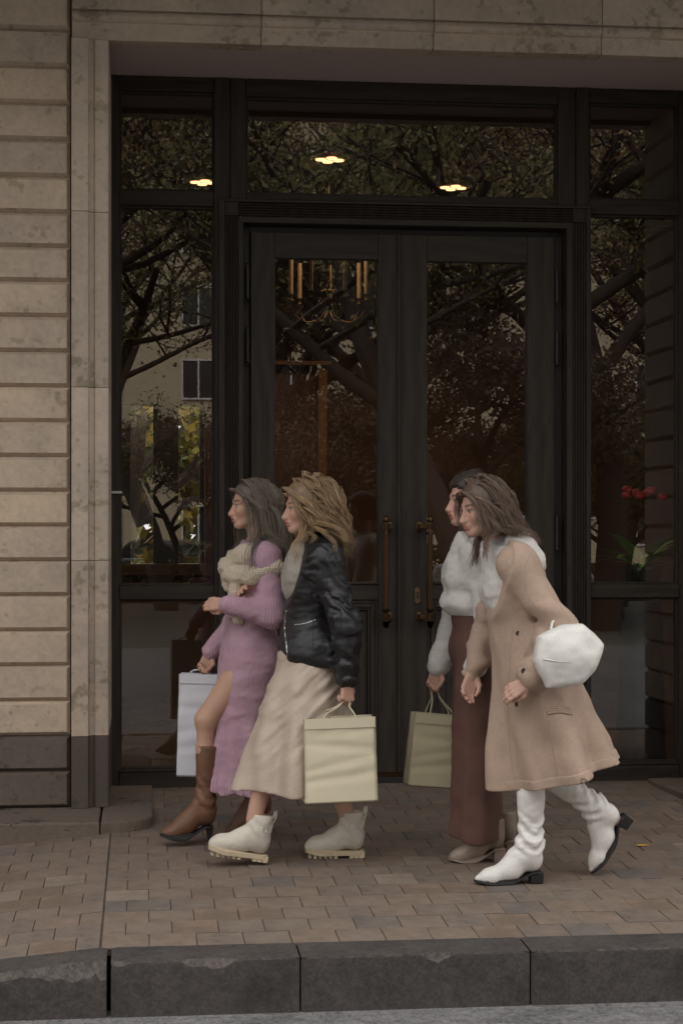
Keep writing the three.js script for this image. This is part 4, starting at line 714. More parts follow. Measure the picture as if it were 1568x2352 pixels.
// hair: guide locks leave the scalp, slide over head and shoulders, fall and stream back; each carries a sheaf of thin strands
function hairGeo(fr, o) {
  const P = [], I = [], keep = seed_; seed_ = o.seed; const col = o.collide, seg = o.seg || 16, C = [], SIDES = 4;
  const up = new THREE.Vector3();
  const emit = (pts, r0, shade) => {
    const b = P.length / 3;
    for (let i = 0; i <= seg; i++) {
      const t = pts[Math.min(seg, i + 1)].clone().sub(pts[Math.max(0, i - 1)]).normalize(), s = new THREE.Vector3().crossVectors(t, up.set(0.3, 0.4, 1)).normalize(), u = new THREE.Vector3().crossVectors(s, t), r = r0 * (1 - 0.8 * Math.pow(i / seg, 3));
      for (let j = 0; j < SIDES; j++) { const a = j / SIDES * Math.PI * 2, q = pts[i].clone().addScaledVector(s, Math.cos(a) * r).addScaledVector(u, Math.sin(a) * r); P.push(q.x, q.y, q.z); C.push(o.color[0] * shade, o.color[1] * shade, o.color[2] * shade); }
    }
    for (let i = 0; i < seg; i++) for (let j = 0; j < SIDES; j++) { const a = b + i * SIDES + j, c = b + i * SIDES + (j + 1) % SIDES; I.push(a, c, c + SIDES, a, c + SIDES, a + SIDES); }
  };
  for (let n = 0; n < o.n; n++) {
    let th, ph, dir;
    do { th = Math.acos(rr(-0.5, 1)); ph = rr(0, Math.PI * 2); dir = new THREE.Vector3(Math.sin(th) * Math.cos(ph), Math.cos(th), Math.sin(th) * Math.sin(ph)); } while ((dir.x < -0.1 && dir.y < 0.55 - 0.45 * dir.x) || (dir.y < -0.2 && dir.x < 0.35));
    if (n % 3 === 0) { const b = rr(-0.03, 0.085), a = -0.018 - 1.05 * Math.max(0, b - 0.02) + 0.6 * Math.max(0, -b), q2 = 1 - ((a - 0.018) / 0.1) ** 2 - ((b - 0.03) / 0.096) ** 2; dir = new THREE.Vector3((a - 0.016) / 0.102, (b - 0.03) / 0.098, (rnd() < 0.65 ? 1 : -1) * Math.sqrt(Math.max(0.001, q2))).normalize(); }
    let p = new THREE.Vector3(dir.x * 0.102 + 0.016, dir.y * 0.098 + 0.03, dir.z * 0.08);
    p = new THREE.Vector3(...fr.from(p.toArray()));
    const nrm = dir.clone().transformDirection(fr.m), side = dir.z >= 0 ? 1 : -1;
    let v = new THREE.Vector3(0.6, -0.1, side * 0.6 * (0.4 + dir.y)).transformDirection(fr.m).addScaledVector(nrm, 0.12).normalize();
    if (o.updo) v = new THREE.Vector3(1, 0.35 - dir.y * 0.3, -dir.z * 0.5).transformDirection(fr.m);
    const L = o.len * rr(0.78, 1.08) * (o.updo ? 0.4 + 0.6 * sstep(0.8, -0.8, dir.x) : 1), step = L / seg, pts = [], ph0 = rr(0, 6.28), ph1 = rr(0, 6.28), wv = o.wave * rr(0.6, 1.2), lim0 = o.lift * (0.25 + 0.85 * ((n * 0.618) % 1));
    for (let i = 0; i <= seg; i++) {
      const t = i / seg, w = wv * Math.min(1, t * 1.6);
      pts.push(p.clone().add(new THREE.Vector3(Math.sin(t * o.freq + ph0) * w, Math.sin(t * o.freq * 0.9 + ph1) * w * 0.4, Math.cos(t * o.freq + ph0) * w * 0.8)));
      v.y -= o.fall * (0.6 + t); v.x += o.wind * t; v.normalize(); p = p.clone().addScaledVector(v, step);
      for (let q = 0; q < 3; q++) { const d = col(p.x, p.y, p.z); if (d < lim0) { const e = 0.004, g = new THREE.Vector3(col(p.x + e, p.y, p.z) - d, col(p.x, p.y + e, p.z) - d, col(p.x, p.y, p.z + e) - d).normalize(); p.addScaledVector(g, lim0 - d); v.addScaledVector(g, -v.dot(g) * 0.95); } else if (d > lim0 + 0.012 && t < 0.35) { const e = 0.004, g = new THREE.Vector3(col(p.x + e, p.y, p.z) - d, col(p.x, p.y + e, p.z) - d, col(p.x, p.y, p.z + e) - d).normalize(); p.addScaledVector(g, (lim0 - d) * 0.5); } }
      if (v.lengthSq() < 1e-6) v.set(0, -1, 0); v.normalize();
    }
    const tone = rr(0.82, 1.18), kids = o.kids || 11;
    for (let k = 0; k < kids; k++) {
      const a = rr(0, 6.28), fly = rnd() < 0.06 ? 2.6 : 1, r1 = Math.sqrt(rnd()) * 0.014, r2 = r1 * rr(0.4, 1.7) * fly, ex = rr(-0.004, 0.004), a2 = a + rr(-0.7, 0.7), tw = rr(0, 6.28), cut = rr(0.86, 1.04);
      emit(pts.map((q, i) => { const t = i / seg, r = lerp(r1, r2, t); return q.clone().add(new THREE.Vector3(Math.cos(lerp(a, a2, t)) * r + ex * Math.sin(t * 9 + tw), (i > seg * 0.5 ? (1 - cut) * (t - 0.5) * 0.3 : 0), Math.sin(lerp(a, a2, t)) * r + ex * Math.cos(t * 8 + tw))); }), o.r * rr(0.7, 1.3), tone * rr(0.8, 1.2));
    }
  }
  seed_ = keep;
  const g = new THREE.BufferGeometry(); g.setAttribute('position', new THREE.Float32BufferAttribute(P, 3)); g.setAttribute('color', new THREE.Float32BufferAttribute(C, 3)); g.setIndex(I); g.computeVertexNormals();
  return g;
}
const HAIRM = std({ vertexColors: true, roughness: 0.55 });
function hairCap(fr, color, thick = 0.012, extra = [], low = -0.06) { // close cap under the locks, open at the face
  const c = fr.from([0, 0, 0]), lo = add(c, [-0.2, -0.22, -0.2]), hi = add(c, [0.24, 0.22, 0.2]), sk0 = ell([0.018, 0.03, 0], [0.1, 0.096, 0.078]), nape = ell([0.045, -0.045, 0], [0.062, 0.075, 0.062]);
  return meshField([(x, y, z) => {
    const [a, b, q] = fr.to(x, y, z); let d = smin(sk0(a, b, q), nape(a, b, q), 0.03) - thick; d += 0.0025 * Math.sin(150 * q + 40 * fbm(a * 12, b * 12, q * 12, 2)) * sstep(-0.05, 0.05, a);
    const front = -0.022 - 1.05 * Math.max(0, b - 0.02) + 0.6 * Math.max(0, -b) - 0.01 * Math.cos(q * 60) + 0.006 * Math.sin(q * 310 + b * 190) * Math.sin(b * 260 - q * 90); // hairline
    return Math.max(d, (front - a) * 0.8, low - b) * fr.s;
  }, ...extra], 0.015, 0.005, lo, hi, { color: (x, y, z) => color.map((q) => q * (0.6 + 0.5 * fbm(x * 90, y * 25, z * 90, 2))) });
}
// boots and shoes in their own frame: toe along -x, sole on y = 0, ankle above the origin
function soleGeo(len, w, th, heelBack, arch = 0, spring = 0) {
  const sh = new THREE.Shape(), a = -len + heelBack, b = heelBack; // outline in plan
  sh.moveTo(a, 0); sh.bezierCurveTo(a, w * 0.55, a + 0.05, w * 0.62, a + len * 0.32, w * 0.58); sh.bezierCurveTo(a + len * 0.55, w * 0.42, a + len * 0.65, w * 0.4, b - 0.03, w * 0.45); sh.bezierCurveTo(b, w * 0.44, b, -w * 0.44, b - 0.03, -w * 0.45); sh.bezierCurveTo(a + len * 0.65, -w * 0.36, a + len * 0.55, -w * 0.4, a + len * 0.32, -w * 0.52); sh.bezierCurveTo(a + 0.05, -w * 0.58, a, -w * 0.5, a, 0);
  const g = new THREE.ExtrudeGeometry(sh, { depth: th - 0.004, bevelEnabled: true, bevelSize: 0.003, bevelThickness: 0.002, bevelSegments: 2, curveSegments: 16, steps: 1 }); g.rotateX(Math.PI / 2); g.translate(0, th - 0.002, 0);
  if (arch) { const p = g.attributes.position; for (let i = 0; i < p.count; i++) { const x = p.getX(i); p.setY(i, p.getY(i) + arch * sstep(-0.09, 0.03, x) + 0.012 * sstep(a + 0.07, a, x)); } g.computeVertexNormals(); }
  if (spring) { const p = g.attributes.position; for (let i = 0; i < p.count; i++) { const x = p.getX(i); p.setY(i, p.getY(i) + spring * sstep(a + 0.09, a, x) ** 1.5); } g.computeVertexNormals(); }
  return triUV(g);
}
function bootUpper({ h, rTop, rAnk, sole, arch = 0, toeR = 0.034, len = 0.255, slouch = 0, lean = 0, point = 0 }) {
  const y0 = sole, hb = 0.062, a = -len + hb;
  const pr = [rc([0.018, y0 + arch + 0.035, 0], 0.036, [0.014, y0 + arch + 0.075, 0], 0.036), rc([0.005, y0 + arch + 0.06, 0], 0.04, [-0.075, y0 + arch * 0.35 + 0.042, 0], 0.037), rc([-0.07, y0 + arch * 0.35 + 0.032, 0], 0.039, [a + 0.05, y0 + 0.026, 0], toeR), rc([a + 0.06, y0 + 0.024, 0], toeR * 0.95, [a + 0.022 - point, y0 + 0.016, 0], point ? 0.014 : 0.024), rc([-0.004, y0 + arch + 0.115, 0], rAnk * 0.9, [-0.1, y0 + arch * 0.3 + 0.042, 0], 0.035), rc([0.006, y0 + arch + 0.07, 0], rAnk, [0.006 + lean * 0.4, y0 + arch + 0.13, 0], rAnk), rc([0.006 + lean * 0.4, y0 + arch + 0.12, 0], rAnk, [0.006 + lean, h, 0], rTop)];
  const post = (d, x, y, z) => { let w = 0; if (slouch) { const s = sstep(y0 + arch + 0.06, y0 + arch + 0.1, y) * sstep(y0 + arch + 0.3, y0 + arch + 0.16, y); w = slouch * s * (Math.sin(y * 105 + 3.2 * Math.sin(x * 34 + 1) + 26 * z) * 0.7 + 1.1 * fbm(x * 22, y * 44, z * 22, 2)) + slouch * 0.9 * fbm(x * 16, y * 22, z * 16, 2) * sstep(0.08, 0.16, y); } w += 0.0016 * fbm(x * 40, y * 40, z * 40, 2); d += w; d = Math.max(d, y0 + (arch ? arch * sstep(-0.09, 0.03, x) + 0.012 * sstep(a + 0.07, a, x) : 0) - y - 0.003, y - h); return d; };
  return meshField(pr, 0.03, 0.005, [-0.26, 0, -0.1], [0.12, h + 0.03, 0.1], { post, uv: (x, y, z) => [Math.atan2(-x, z) * 0.06, y] });
}
// materials for clothes
const knit = tex(256, 0.05, (u, v) => { const r = 0.5 + 0.5 * Math.cos(u * Math.PI * 2 * 6), s = 0.5 + 0.5 * Math.cos(v * Math.PI * 2 * 14 + (u * 8 % 1) * 3); const c = r * 0.75 + s * 0.25; return [c, c, c]; });
const knit2 = tex(256, 0.07, (u, v) => { const r = Math.abs(Math.sin(u * Math.PI * 5)), s = 0.5 + 0.5 * Math.cos(v * Math.PI * 16 + r * 3); const c = r * 0.7 + s * 0.3; return [c, c, c]; });
const weave = tex(256, 0.08, (u, v) => { const c = 0.5 + 0.22 * Math.sin(u * Math.PI * 64) * Math.sin(v * Math.PI * 64) + tn(u, v, 20, 301, 2) * 0.4; return [c, c, c]; });
const leather = tex(256, 0.12, (u, v) => { const c = 0.6 + tn(u, v, 40, 310, 3) * 0.6 - sstep(0.06, 0, Math.abs(tn(u, v, 22, 311, 2))) * 0.25; return [c, c, c]; });
const clothVar = tex(256, 0.35, (u, v) => { const c = 0.9 + tn(u, v, 5, 320, 4) * 0.26 + tn(u, v, 90, 321, 2) * 0.16; return [c, c * 0.995, c * 0.985]; }, true);
const cloth = (c, bump, s, rough = 0.9, extra = {}) => new THREE.MeshPhysicalMaterial({ color: lin(...c), map: clothVar, roughness: rough, bumpMap: bump, bumpScale: s, ...extra });
const G = {
  pink: cloth([0.47, 0.3, 0.375], knit, 0.0018, 0.95, { sheen: 0.5, sheenRoughness: 0.6, sheenColor: lin(0.6, 0.4, 0.5) }), cream: cloth([0.6, 0.51, 0.4], knit2, 0.005, 0.95, { sheen: 0.4, sheenRoughness: 0.6 }),
  leatherBlack: cloth([0.014, 0.014, 0.017], leather, 0.0012, 0.42), shirt: cloth([0.36, 0.335, 0.29], weave, 0.001, 0.85), satin: cloth([0.52, 0.43, 0.35], weave, 0.0004, 0.5, { sheen: 0.3, sheenRoughness: 0.4 }),
  whiteBlouse: cloth([0.66, 0.64, 0.61], weave, 0.0008, 0.85), coat: cloth([0.46, 0.34, 0.265], weave, 0.0012, 0.9), trousers: cloth([0.12, 0.058, 0.042], weave, 0.001, 0.85),
  bootCream: cloth([0.62, 0.57, 0.49], leather, 0.0008, 0.5), bootWhite: cloth([0.78, 0.77, 0.73], leather, 0.0008, 0.45), bootBrown: cloth([0.16, 0.075, 0.04], leather, 0.0008, 0.5), shoeTaupe: cloth([0.27, 0.2, 0.155], leather, 0.0006, 0.45),
  soleCream: cloth([0.55, 0.45, 0.31], weave, 0.0006, 0.8), soleBlack: cloth([0.012, 0.012, 0.013], weave, 0.0004, 0.6), lining: cloth([0.06, 0.04, 0.035], weave, 0.0006, 0.9),
};
function personGroup(label, base, group) { const t = thing('person', label, 'person', base, group); t.userData.base = undefined; delete t.userData.base; return t; }
// stitched lines, buttons and flaps laid on the surface of a garment: pixels give x and y, the cloth gives the depth
const onCloth = (field, p, d, up = 0) => { let z = -d + 0.55; while (z > -d - 0.3 && field(p[0], p[1], z) > 0) z -= 0.003; return [p[0], p[1], z + up]; };
const seamTube = (field, uv, d, base, r = 0.0022, n = 30) => { const c = new THREE.CatmullRomCurve3(uv.map(([u, v]) => new THREE.Vector3(ux(u, d), vy(u, v, d), 0))), pts = []; for (let i = 0; i <= n; i++) { const q = c.getPoint(i / n), w = onCloth(field, [q.x, q.y], d, r * 0.3); pts.push([w[0] - base[0], w[1] - base[1], w[2] - base[2]]); } return tube(pts, r, n * 2, 6); };
const neckHole = (J, fr, r = 0.062) => { const f = rc(add(J.neck, [0, 0.005, 0]), r, fr.from([0.02, -0.04, 0]), r + 0.03); return (x, y, z) => -f(x, y, z); };
const local = (g, base) => g.translate(-base[0], -base[1], -base[2]);
const bounds = (pts, m) => { const lo = [1e9, 1e9, 1e9], hi = [-1e9, -1e9, -1e9]; for (const p of pts) for (let i = 0; i < 3; i++) { lo[i] = Math.min(lo[i], p[i] - m); hi[i] = Math.max(hi[i], p[i] + m); } return [lo, hi]; };
function bodyMesh(t, base, J, fr, skin, hairC, hands, slim = false) {
  const prims = [...torsoPrims(J), ...armPrims(J.shN, J.elN, J.wrN), ...armPrims(J.shF, J.elF, J.wrF), ...legPrims(J.hipN, J.knN, J.anN, slim), ...legPrims(J.hipF, J.knF, J.anF, slim), rc(J.neck, 0.052, fr.from([0.022, -0.06, 0]), 0.047), ((h) => (x, y, z) => h(x, y, z) + 0.003)(headPrim(fr))];
  const all = Object.values(J).concat([fr.from([0, 0, 0])]), [lo, hi] = bounds(all, 0.17), hp = hands.flat();
  const g0 = meshField(prims, 0.028, 0.006, lo, hi, { color: faceColor(fr, skin, hairC), smooth: 1 });
  const list = [g0];
  // finer pieces: the head and each hand, meshed on their own grids and merged into the body
  const hc = fr.from([0, 0, 0]);
  list.push(meshField([headPrim(fr)], 0.01, 0.0032, add(hc, [-0.15, -0.15, -0.15]), add(hc, [0.15, 0.15, 0.15]), { color: faceColor(fr, skin, hairC), smooth: 0 }));
  hands.forEach((h, i) => { const w = i ? J.wrF : J.wrN; list.push(meshField([...h, rc(i ? J.elF : J.elN, 0.036, w, 0.0255)], 0.007, 0.0036, add(w, [-0.16, -0.2, -0.16]), add(w, [0.16, 0.16, 0.16]), { color: faceColor(fr, skin, hairC), smooth: 1 })); });
  const g = mergeGeometries(list); return part('body', local(g, base), SKIN, t);
}
// ---------------------------------------------------------------- the four walkers
function attachBoot(t, base, name, pos, rotZ, rotY, upperG, upperM, extra) {
  const m = part(name, upperG, upperM, t); m.position.set(pos[0] - base[0], pos[1] - base[1], pos[2] - base[2]); m.rotation.set(0, rotY, rotZ, 'YZX');
  for (const [n, g, mm] of extra) part(n, g, mm, m);
  return m;
}
const onGround = (u, d, dz, up = 0) => { const x = ux(u, d - dz), z = -d + dz; return [x, groundY(x, z) + up, z]; };
const heelBox = (x0, x1, h, w, tap = 0.8) => { const g = new RoundedBoxGeometry(x1 - x0, h, w, 2, 0.006).translate((x0 + x1) / 2, h / 2, 0), p = g.attributes.position; for (let i = 0; i < p.count; i++) { const k = lerp(tap, 1, p.getY(i) / h), c = (x0 + x1) / 2 + 0.01; p.setX(i, c + (p.getX(i) - c) * k); p.setZ(i, p.getZ(i) * k); } g.computeVertexNormals(); return triUV(g); };
const clothUV = (cx, cz) => (x, y, z) => [Math.atan2(x - cx, z - cz) * 0.17, y];

{ // blonde woman in the black jacket
  const d = 8.15, A = (u, v, dz = 0) => at(u, v, d - dz), base = onGround(700, d, 0);
  const t = personGroup('person with wavy blonde hair in black leather jacket and long beige skirt', base);
  const J = { neck: A(722, 1252), chest: A(713, 1325), pelvis: A(716, 1492), shN: A(742, 1285, 0.165), shF: A(722, 1285, -0.165), elN: A(796, 1437, 0.24), wrN: A(797, 1566, 0.21), elF: A(690, 1432, -0.24), wrF: A(606, 1352, -0.3), hipN: A(716, 1515, 0.08), hipF: A(716, 1515, -0.08), knN: A(632, 1690, 0.09), anN: A(583, 1882, 0.08), knF: A(745, 1715, -0.05), anF: A(805, 1900, -0.04) };
  const fr = headFrame(A(704, 1168), 0.06, 0.12, 1), HC = [0.3, 0.2, 0.11];
  const hands = [handPrims(J.wrN, [0, -1, 0.05], [-0.5, 0, -1], 0.95, 1, 0.95), handPrims(J.wrF, [-1, 0.1, 0.15], [0, -0.6, 0.6], 0.5, -1, 0.95)];
  bodyMesh(t, base, J, fr, [0.5, 0.3, 0.22], HC, hands);
  const torso = torsoPrims(J), arms = [...armPrims(J.shN, J.elN, mix(J.elN, J.wrN, 0.93)), ...armPrims(J.shF, J.elF, mix(J.elF, J.wrF, 0.93))];
  const [lo, hi] = bounds([J.neck, J.pelvis, J.shN, J.shF, J.elN, J.elF, J.wrN, J.wrF], 0.2);
  const yS = vy(720, 1500, d), yJ = vy(720, 1520, d), yN = vy(720, 1262, d);
  part('shirt', local(meshField(infl(torso, 0.012), 0.05, 0.007, lo, hi, { post: (q, x, y, z) => Math.max(wrinkle(0.02, 7, 14, 7, 4)(q, x, y, z), yS - y, neckHole(J, fr, 0.058)(x, y, z)), uv: clothUV(J.chest[0], J.chest[2]) }), base), G.shirt, t);
  // open jacket: cut away in front of the lapel line
  const l0 = A(690, 1240), l1 = A(640, 1440), lap = (y) => lerp(l0[0], l1[0], clamp((l0[1] - y) / (l0[1] - l1[1]), -0.3, 1.35));
  const jk = [...infl(torso, 0.034), ...infl(arms, 0.024), ell(add(J.pelvis, [0.03, 0.0, 0]), [0.155, 0.13, 0.2]), ell(add(J.shN, [0, 0, 0.01]), [0.075, 0.06, 0.06]), rc(A(745, 1262, 0.07), 0.03, A(700, 1300, 0.12), 0.022), rc(A(745, 1250, 0.07), 0.032, A(758, 1250, -0.07), 0.032), rc(A(745, 1262, -0.07), 0.03, A(700, 1300, -0.12), 0.022)];
  const jp = (q, x, y, z) => { const sl = Math.min(...arms.map((f) => f(x, y, z))); let e = q + 0.02 * fbm(x * 8, y * 20, z * 8, 3) + 0.006 * Math.sin(y * 52 + 30 * fbm(x * 7, y * 5, z * 7, 2) + x * 20) * sstep(0.06, 0.03, sl); if (sl > 0.03) e = Math.max(e, (lap(y) - x) * 0.9 + 0.1 * Math.abs(z + d), yJ - 0.02 * Math.sin(x * 9) - y, -(Math.min(...torso.map((f) => f(x, y, z))) - 0.013)); return Math.max(e, neckHole(J, fr, 0.072)(x, y, z)); };
  part('jacket', local(meshField(jk, 0.045, 0.0065, lo, hi, { post: jp, uv: clothUV(J.chest[0], J.chest[2]) }), base), G.leatherBlack, t);
  const jf = ((u) => (x, y, z) => jp(u(x, y, z), x, y, z))(union(jk, 0.045));
  part('seam', merge([seamTube(jf, [[752, 1262], [738, 1300], [742, 1350], [762, 1385]], d, base), seamTube(jf, [[700, 1330], [712, 1400], [708, 1500]], d, base), seamTube(jf, [[770, 1552], [800, 1556], [826, 1550]], d, base)]), G.leatherBlack, t);
  part('zip', merge([seamTube(jf, [[672, 1432], [694, 1428], [716, 1420]], d, base, 0.003), seamTube(jf, [[655, 1400], [652, 1450], [655, 1505]], d, base, 0.003)]), M.steel, t);
  const S = (v, a, b, cz, rz) => [vy(700, v, d), ux(a, d), ux(b, d), -d + cz, rz];
  const st = [S(1440, 650, 775, 0, 0.135), S(1500, 638, 786, 0, 0.175), S(1560, 622, 795, 0, 0.19), S(1640, 595, 802, 0.01, 0.2), S(1720, 570, 808, 0.02, 0.205), S(1818, 545, 818, 0.02, 0.215)];
  const folds = (a, q, y, x, z) => { const k = sstep(0.12, 1, q); return k * (0.02 * Math.sin(a * 5 + q * 1.6 + 1) + 0.013 * Math.sin(a * 9 - q * 3.5)) + 0.03 * sstep(0.05, 0.3, q) * sstep(1, 0.5, q) * fbm((x + y * 0.8) * 4, (y - x * 0.9) * 15, z * 5, 2); };
  const hm = (x, z) => vy(700, 1812, d) + 0.012 * Math.sin(x * 16) + 0.03 * sstep(ux(700, d), ux(820, d), x);
  const sk = loftField(st, folds, hm);
  part('skirt', local(meshField([sk], 0.01, 0.007, [ux(520, d), vy(700, 1840, d), -d - 0.3], [ux(845, d), vy(700, 1430, d), -d + 0.32], { post: (q, x, y, z) => y < vy(700, 1640, d) ? Math.max(q, -(q + 0.014)) : q, uv: clothUV(J.pelvis[0], -d), smooth: 2 }), base), G.satin, t);
  const col = union([headPrim(fr), ...infl(torso, 0.04)], 0.02);
  part('hair', local(mergeGeometries([hairCap(fr, HC, 0.02), hairGeo(fr, { n: 150, kids: 20, len: 0.28, r: 0.0013, wave: 0.012, freq: 14, fall: 0.25, wind: 0.11, lift: 0.05, seed: 5, color: HC, collide: col })].map((g) => { g.deleteAttribute('uv'); return g; })), base), HAIRM, t);
  // chunky ankle boots with a buckled strap
  const lug = (len) => { const l = [soleGeo(len, 0.082, 0.022, 0.066, 0, 0.012).translate(0, 0.012, 0)]; for (let k = 0; k < 11; k++) { const x = -len + 0.085 + k * 0.0235; if (k === 6 || k === 7) continue; for (const s of [1, -1]) l.push(bx(x - 0.008, x + 0.008, 0, 0.016, s * 0.012, s * (k < 1 ? 0.024 : 0.037), 0.002)); } l.push(bx(0.0, 0.062, 0.001, 0.03, -0.035, 0.035, 0.005)); return merge(l); };
  const up = bootUpper({ h: 0.21, rTop: 0.054, rAnk: 0.047, sole: 0.034, len: 0.272, toeR: 0.038, slouch: 0.003 });
  const strap = merge([new THREE.TorusGeometry(0.049, 0.008, 8, 28).scale(1, 1, 0.9).rotateX(Math.PI / 2).rotateZ(0.18).translate(0.007, 0.15, 0), bx(-0.012, 0.014, 0.138, 0.162, 0.046, 0.058, 0.004)]), pull = tube([[0.058, 0.17, 0], [0.07, 0.21, 0], [0.066, 0.235, 0], [0.058, 0.2, 0]], 0.006, 14, 6);
  const buckle = merge([bx(0.012, 0.036, 0.136, 0.142, 0.045, 0.058, 0.002), bx(0.012, 0.036, 0.16, 0.166, 0.04, 0.054, 0.002), bx(0.012, 0.018, 0.136, 0.166, 0.045, 0.058, 0.002), bx(0.031, 0.037, 0.136, 0.166, 0.04, 0.054, 0.002)]);
  attachBoot(t, base, 'boot', onGround(806, d, -0.04), 0, -0.06, up, G.bootCream, [['sole', lug(0.274), G.soleCream], ['strap', strap, G.bootCream], ['buckle', buckle, M.steel], ['pull_tab', pull, G.bootCream]]);
  attachBoot(t, base, 'boot', onGround(582, d, 0.08, 0.02), -0.16, 0.05, up, G.bootCream, [['sole', lug(0.274), G.soleCream], ['strap', strap, G.bootCream], ['buckle', buckle, M.steel], ['pull_tab', pull, G.bootCream]]);
}
{ // woman in the pink dress
  const d = 8.6, A = (u, v, dz = 0) => at(u, v, d - dz), base = onGround(560, d, 0);
  const t = personGroup('person in long pink ribbed dress with a cream sweater over the shoulders and brown boots', base);
  const J = { neck: A(594, 1254), chest: A(580, 1328), pelvis: A(574, 1500), shN: A(612, 1284, 0.16), shF: A(588, 1284, -0.16), elN: A(626, 1412, 0.2), wrN: A(522, 1388, 0.17), elF: A(548, 1425, -0.22), wrF: A(482, 1500, -0.2), hipN: A(574, 1522, 0.08), hipF: A(574, 1522, -0.08), knN: A(474, 1652, 0.08), anN: A(462, 1880, 0.07), knF: A(598, 1705, -0.06), anF: A(612, 1868, -0.06) };
  const fr = headFrame(A(578, 1162), 0.05, 0.1, 0.98), HC = [0.15, 0.12, 0.09];
  const hands = [handPrims(J.wrN, [-1, 0.02, -0.35], [0.3, -0.2, -1], 0.45, 1, 0.92), handPrims(J.wrF, [-0.35, -1, 0], [-0.3, 0, 1], 0.95, -1, 0.92)];
  bodyMesh(t, base, J, fr, [0.46, 0.27, 0.19], HC, hands, true);
  const torso = torsoPrims(J), arms = [...armPrims(J.shN, J.elN, mix(J.elN, J.wrN, 0.97)), ...armPrims(J.shF, J.elF, mix(J.elF, J.wrF, 0.95))];
  const S = (v, a, b, cz, rz) => [vy(570, v, d), ux(a, d), ux(b, d), -d + cz, rz];
  const sk = loftField([S(1420, 522, 622, 0, 0.12), S(1480, 512, 638, 0, 0.17), S(1550, 500, 642, 0, 0.185), S(1640, 488, 644, 0, 0.17), S(1730, 482, 645, 0, 0.17), S(1820, 476, 655, 0, 0.19)], (a, q) => sstep(0.3, 1, q) * (0.011 * Math.sin(a * 6 + 1) + 0.008 * Math.sin(a * 11)) + sstep(0.8, 1, q) * 0.006 * Math.sin(a * 24), (x, z) => vy(570, 1815, d) + 0.007 * Math.sin(x * 45 + z * 20) - 0.02 * sstep(ux(560, d), ux(650, d), x));
  const [lo, hi] = bounds([J.neck, J.shN, J.shF, J.elN, J.elF, J.wrN, J.wrF, A(470, 1830), A(660, 1830)], 0.22);
  const yN = vy(590, 1262, d);
  const dp = (q, x, y, z) => { let e = wrinkle(0.012, 9, 16, 9, 8)(q, x, y, z); return Math.max(e, neckHole(J, fr, 0.064)(x, y, z)); };
  part('dress', local(meshField([sk, ...infl(torso, 0.012), ...infl(arms, 0.02)], 0.05, 0.0065, lo, hi, { post: dp, uv: (x, y, z) => [Math.atan2(x - J.pelvis[0], z - J.pelvis[2]) * 0.17, y] }), base), G.pink, t);
  // cream sweater laid round the shoulders, its sleeves knotted on the chest
  const sw = [rc(A(616, 1262, 0.12), 0.05, A(560, 1278, 0.12), 0.055), rc(A(560, 1278, 0.12), 0.048, A(528, 1302, 0.07), 0.05), rc(A(528, 1302, 0.07), 0.05, A(522, 1300, -0.06), 0.046), rc(A(612, 1262, -0.1), 0.05, A(540, 1285, -0.13), 0.05), rc(A(628, 1255, 0.08), 0.045, A(628, 1255, -0.1), 0.045), rc(A(530, 1318, 0.1), 0.04, A(575, 1322, 0.19), 0.042), rc(A(575, 1322, 0.19), 0.042, A(632, 1304, 0.2), 0.046), rc(A(545, 1325, 0.14), 0.034, A(540, 1375, 0.13), 0.03), rc(A(540, 1375, 0.13), 0.03, A(548, 1420, 0.14), 0.034), rc(A(520, 1315, 0.05), 0.036, A(530, 1345, 0.06), 0.036)];
  part('sweater', local(meshField(sw, 0.016, 0.006, ...bounds([A(500, 1230, 0.3), A(660, 1440, -0.3)], 0.05), { post: (q, x, y, z) => q + 0.02 * fbm(x * 12, y * 26, z * 12, 3), uv: (x, y, z) => [x + z * 0.6, y] }), base), G.cream, t);
  const col = union([headPrim(fr), ...infl(torso, 0.02)], 0.02);
  part('hair', local(mergeGeometries([hairCap(fr, HC, 0.012), hairGeo(fr, { n: 170, kids: 18, len: 0.44, r: 0.0013, wave: 0.004, freq: 6, fall: 0.34, wind: 0.02, lift: 0.03, seed: 9, color: HC, collide: col })].map((g) => { g.deleteAttribute('uv'); return g; })), base), HAIRM, t);
  const up = bootUpper({ h: 0.46, rTop: 0.058, rAnk: 0.042, sole: 0.012, arch: 0.07, len: 0.25, toeR: 0.032, slouch: 0.004, lean: -0.02, point: 0.01 });
  const ex = () => [['sole', soleGeo(0.25, 0.078, 0.012, 0.055, 0.07), G.soleBlack], ['heel', heelBox(0.014, 0.052, 0.078, 0.05, 0.45), G.soleBlack]];
  attachBoot(t, base, 'boot', onGround(462, d, 0.07, 0.015), -0.1, 0, up, G.bootBrown, ex());
  const up2 = bootUpper({ h: 0.4, rTop: 0.056, rAnk: 0.042, sole: 0.012, arch: 0.07, len: 0.25, toeR: 0.032, slouch: 0.004, lean: 0.0, point: 0.01 });
  attachBoot(t, base, 'boot', onGround(606, d, -0.06, 0.03), 0.16, 0, up2, G.bootBrown, ex());
}
